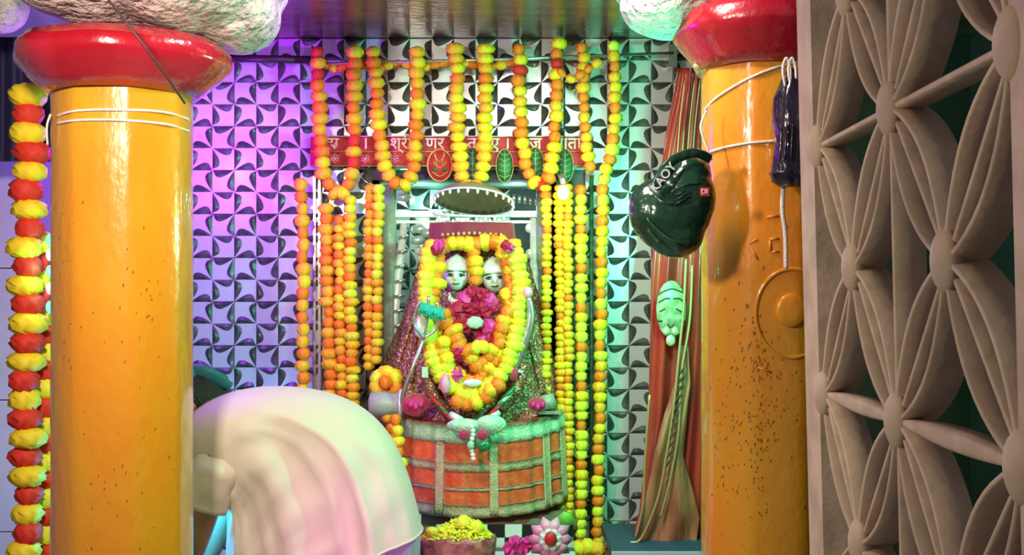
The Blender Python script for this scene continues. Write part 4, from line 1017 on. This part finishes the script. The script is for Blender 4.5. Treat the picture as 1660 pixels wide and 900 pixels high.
def hairfn(d, p):
    p = p.copy()
    if d.x < -0.2 and d.z < 0.45: p *= 0.86
    return p*(1+0.02*noise.noise(p*60))
obj('hair', MB().ell(hc+Rh@Vector((0.012,0,0.012)), (0.098,0.082,0.117), 36, 26, rot=Rh, fn=hairfn), 'hair', t)
for e in (-1, 1): obj('eye', MB().ell(hc+Rh@Vector((-0.086,0.028*e,0.008)), (.010,.012,.009), 12, 8), 'white', t)
obj('mouth', MB().tube([hc+Rh@Vector((-0.082,-.022,-.062)), hc+Rh@Vector((-0.089,0,-.063)), hc+Rh@Vector((-0.082,.022,-.062))], .004, 6), 'maroon', t)
# teal cap
cap_r = []
for s2, zz in ((1.06,0.022),(1.10,0.030),(1.08,0.06),(0.95,0.105),(0.6,0.14),(0.05,0.150)):
    cap_r.append([hc+Rh@Vector((0.005+0.098*s2*math.cos(a*PI/16), 0.083*s2*math.sin(a*PI/16), zz)) for a in range(32)])
# tunic as a swept closed shape fanning from the chest to the hem
secs = [((314,668),(316,716),.085),((328,656),(322,760),.15),((352,643),(330,784),.19),((392,632),(346,800),.215),((440,627),(372,812),.225),((500,631),(376,830),.23),((555,646),(375,852),.235),((600,673),(373,878),.24),((636,715),(371,905),.245),((660,770),(370,915),.25),((674,818),(372,930),.25),((684,860),(376,938),.25)]
def sec_at(u):
    u = max(0, min(len(secs)-1.0001, u)); i = int(u); f = u-i
    def cr(g):
        a = g(secs[max(i-1,0)]); b = g(secs[i]); c = g(secs[i+1]); d = g(secs[min(i+2,len(secs)-1)])
        return 0.5*((2*b)+(c-a)*f+(2*a-5*b+4*c-d)*f*f+(3*b-a-3*c+d)*f**3)
    return [cr(g) for g in (lambda s_:s_[0][0], lambda s_:s_[0][1], lambda s_:s_[1][0], lambda s_:s_[1][1], lambda s_:s_[2])]
def tunic(u0, u1, nu, grow=1.0, n=120):
    rings = []
    for i in range(nu+1):
        u = u0+(u1-u0)*i/nu; tx, ty, bx, by, d = sec_at(u); T_ = PW(tx,ty); B_ = PW(bx,by); mid = (T_+B_)/2; hv = (T_-B_)/2
        hem = max(0, (u-4)/7.0)**0.7; ring = []
        for k in range(n):
            q = 2*PI*k/n; c_, s_ = math.cos(q), math.sin(q)
            cc = math.copysign(abs(c_)**0.85, c_); ss = math.copysign(abs(s_)**0.85, s_)
            fold = 1+hem*(0.26*(1-abs(math.sin(4.5*q+0.4+u*0.10)))**1.6+0.10*(1-abs(math.sin(10.3*q+u*0.22)))**2-0.12)*abs(s_)+0.02*noise.noise(Vector((c_*2, s_*2, u*0.8)))*(1-hem)
            wr_ = 0.016*min(1, max(0,u-2)/3)*noise.noise(Vector((c_*3+u*.3, s_*3, u*0.9)))
            ring.append(mid+hv*cc*grow+Vector((0, d*ss*fold*grow*1.0+wr_*s_, 0)))
        rings.append(ring)
    return rings
kr = tunic(0, 11, 90)
ko = obj('tunic', MB().ring_loft(kr, cap=False), 'kurta', t); solid(ko, 0.005)
obj('collar', MB().tube([kr[0][k%120] for k in range(0,121,4)], 0.008, 8), 'kurta', t)
obj('hem', MB().tube([kr[-1][k%120] for k in range(0,121)], 0.004, 6), 'kurta', t)
# lower cloth below the hem
xs = PW(588,0).x; lowr = []
for i in range(24):
    v = i/23; z = PW(0,838).z*(1-v)+0.12*v
    lowr.append([Vector((xs+0.172*(1-.1*v)*math.cos(q*PI/60)*(1+.05*math.sin(q*PI/60*9)), YP+0.195*(1-.05*v)*math.sin(q*PI/60)*(1+.05*math.sin(q*PI/60*11+v)), z)) for q in range(120)])
solid(obj('lower_cloth', MB().ring_loft(lowr, cap=False), 'lining', t, label='satiny pale lower garment'), 0.004)
# sleeves
for s_ in (-1, 1):
    rings = []
    for i in range(20):
        v = i/19; c_ = PW(402-48*v**0.8, 694+112*v, s_*(0.10+0.085*min(1, v*2.2))); rr_ = (0.03+0.045*min(1, v*3.0)**0.6)*(1-0.05*v)
        ax = Vector((-30,0,-96)).normalized(); a1 = Vector((0,1,0)); a2 = ax.cross(a1).normalized()
        rings.append([c_+(a1*math.cos(q*PI/20)*0.8+a2*math.sin(q*PI/20)*0.95)*rr_*(1+0.10*noise.noise(Vector((math.cos(q*PI/20)*2,math.sin(q*PI/20)*2,v*5+s_)))) for q in range(40)])
    sl = obj('sleeve', MB().ring_loft(rings, cap=False), 'kurta', t); solid(sl, 0.004)
obj('headscarf_tail', MB().tube(spline([W(285,618,YP),W(312,606,YP-0.02),W(345,612,YP-0.01),W(372,628,YP+0.02)],6), [0.03]*12+[0.026]*4+[0.018]*3, 12, flat=0.6), 'capteal', t)
# cap last so it reads over the hair
obj('cap', MB().ring_loft(cap_r), 'capteal', t, label='dark teal cloth cap')
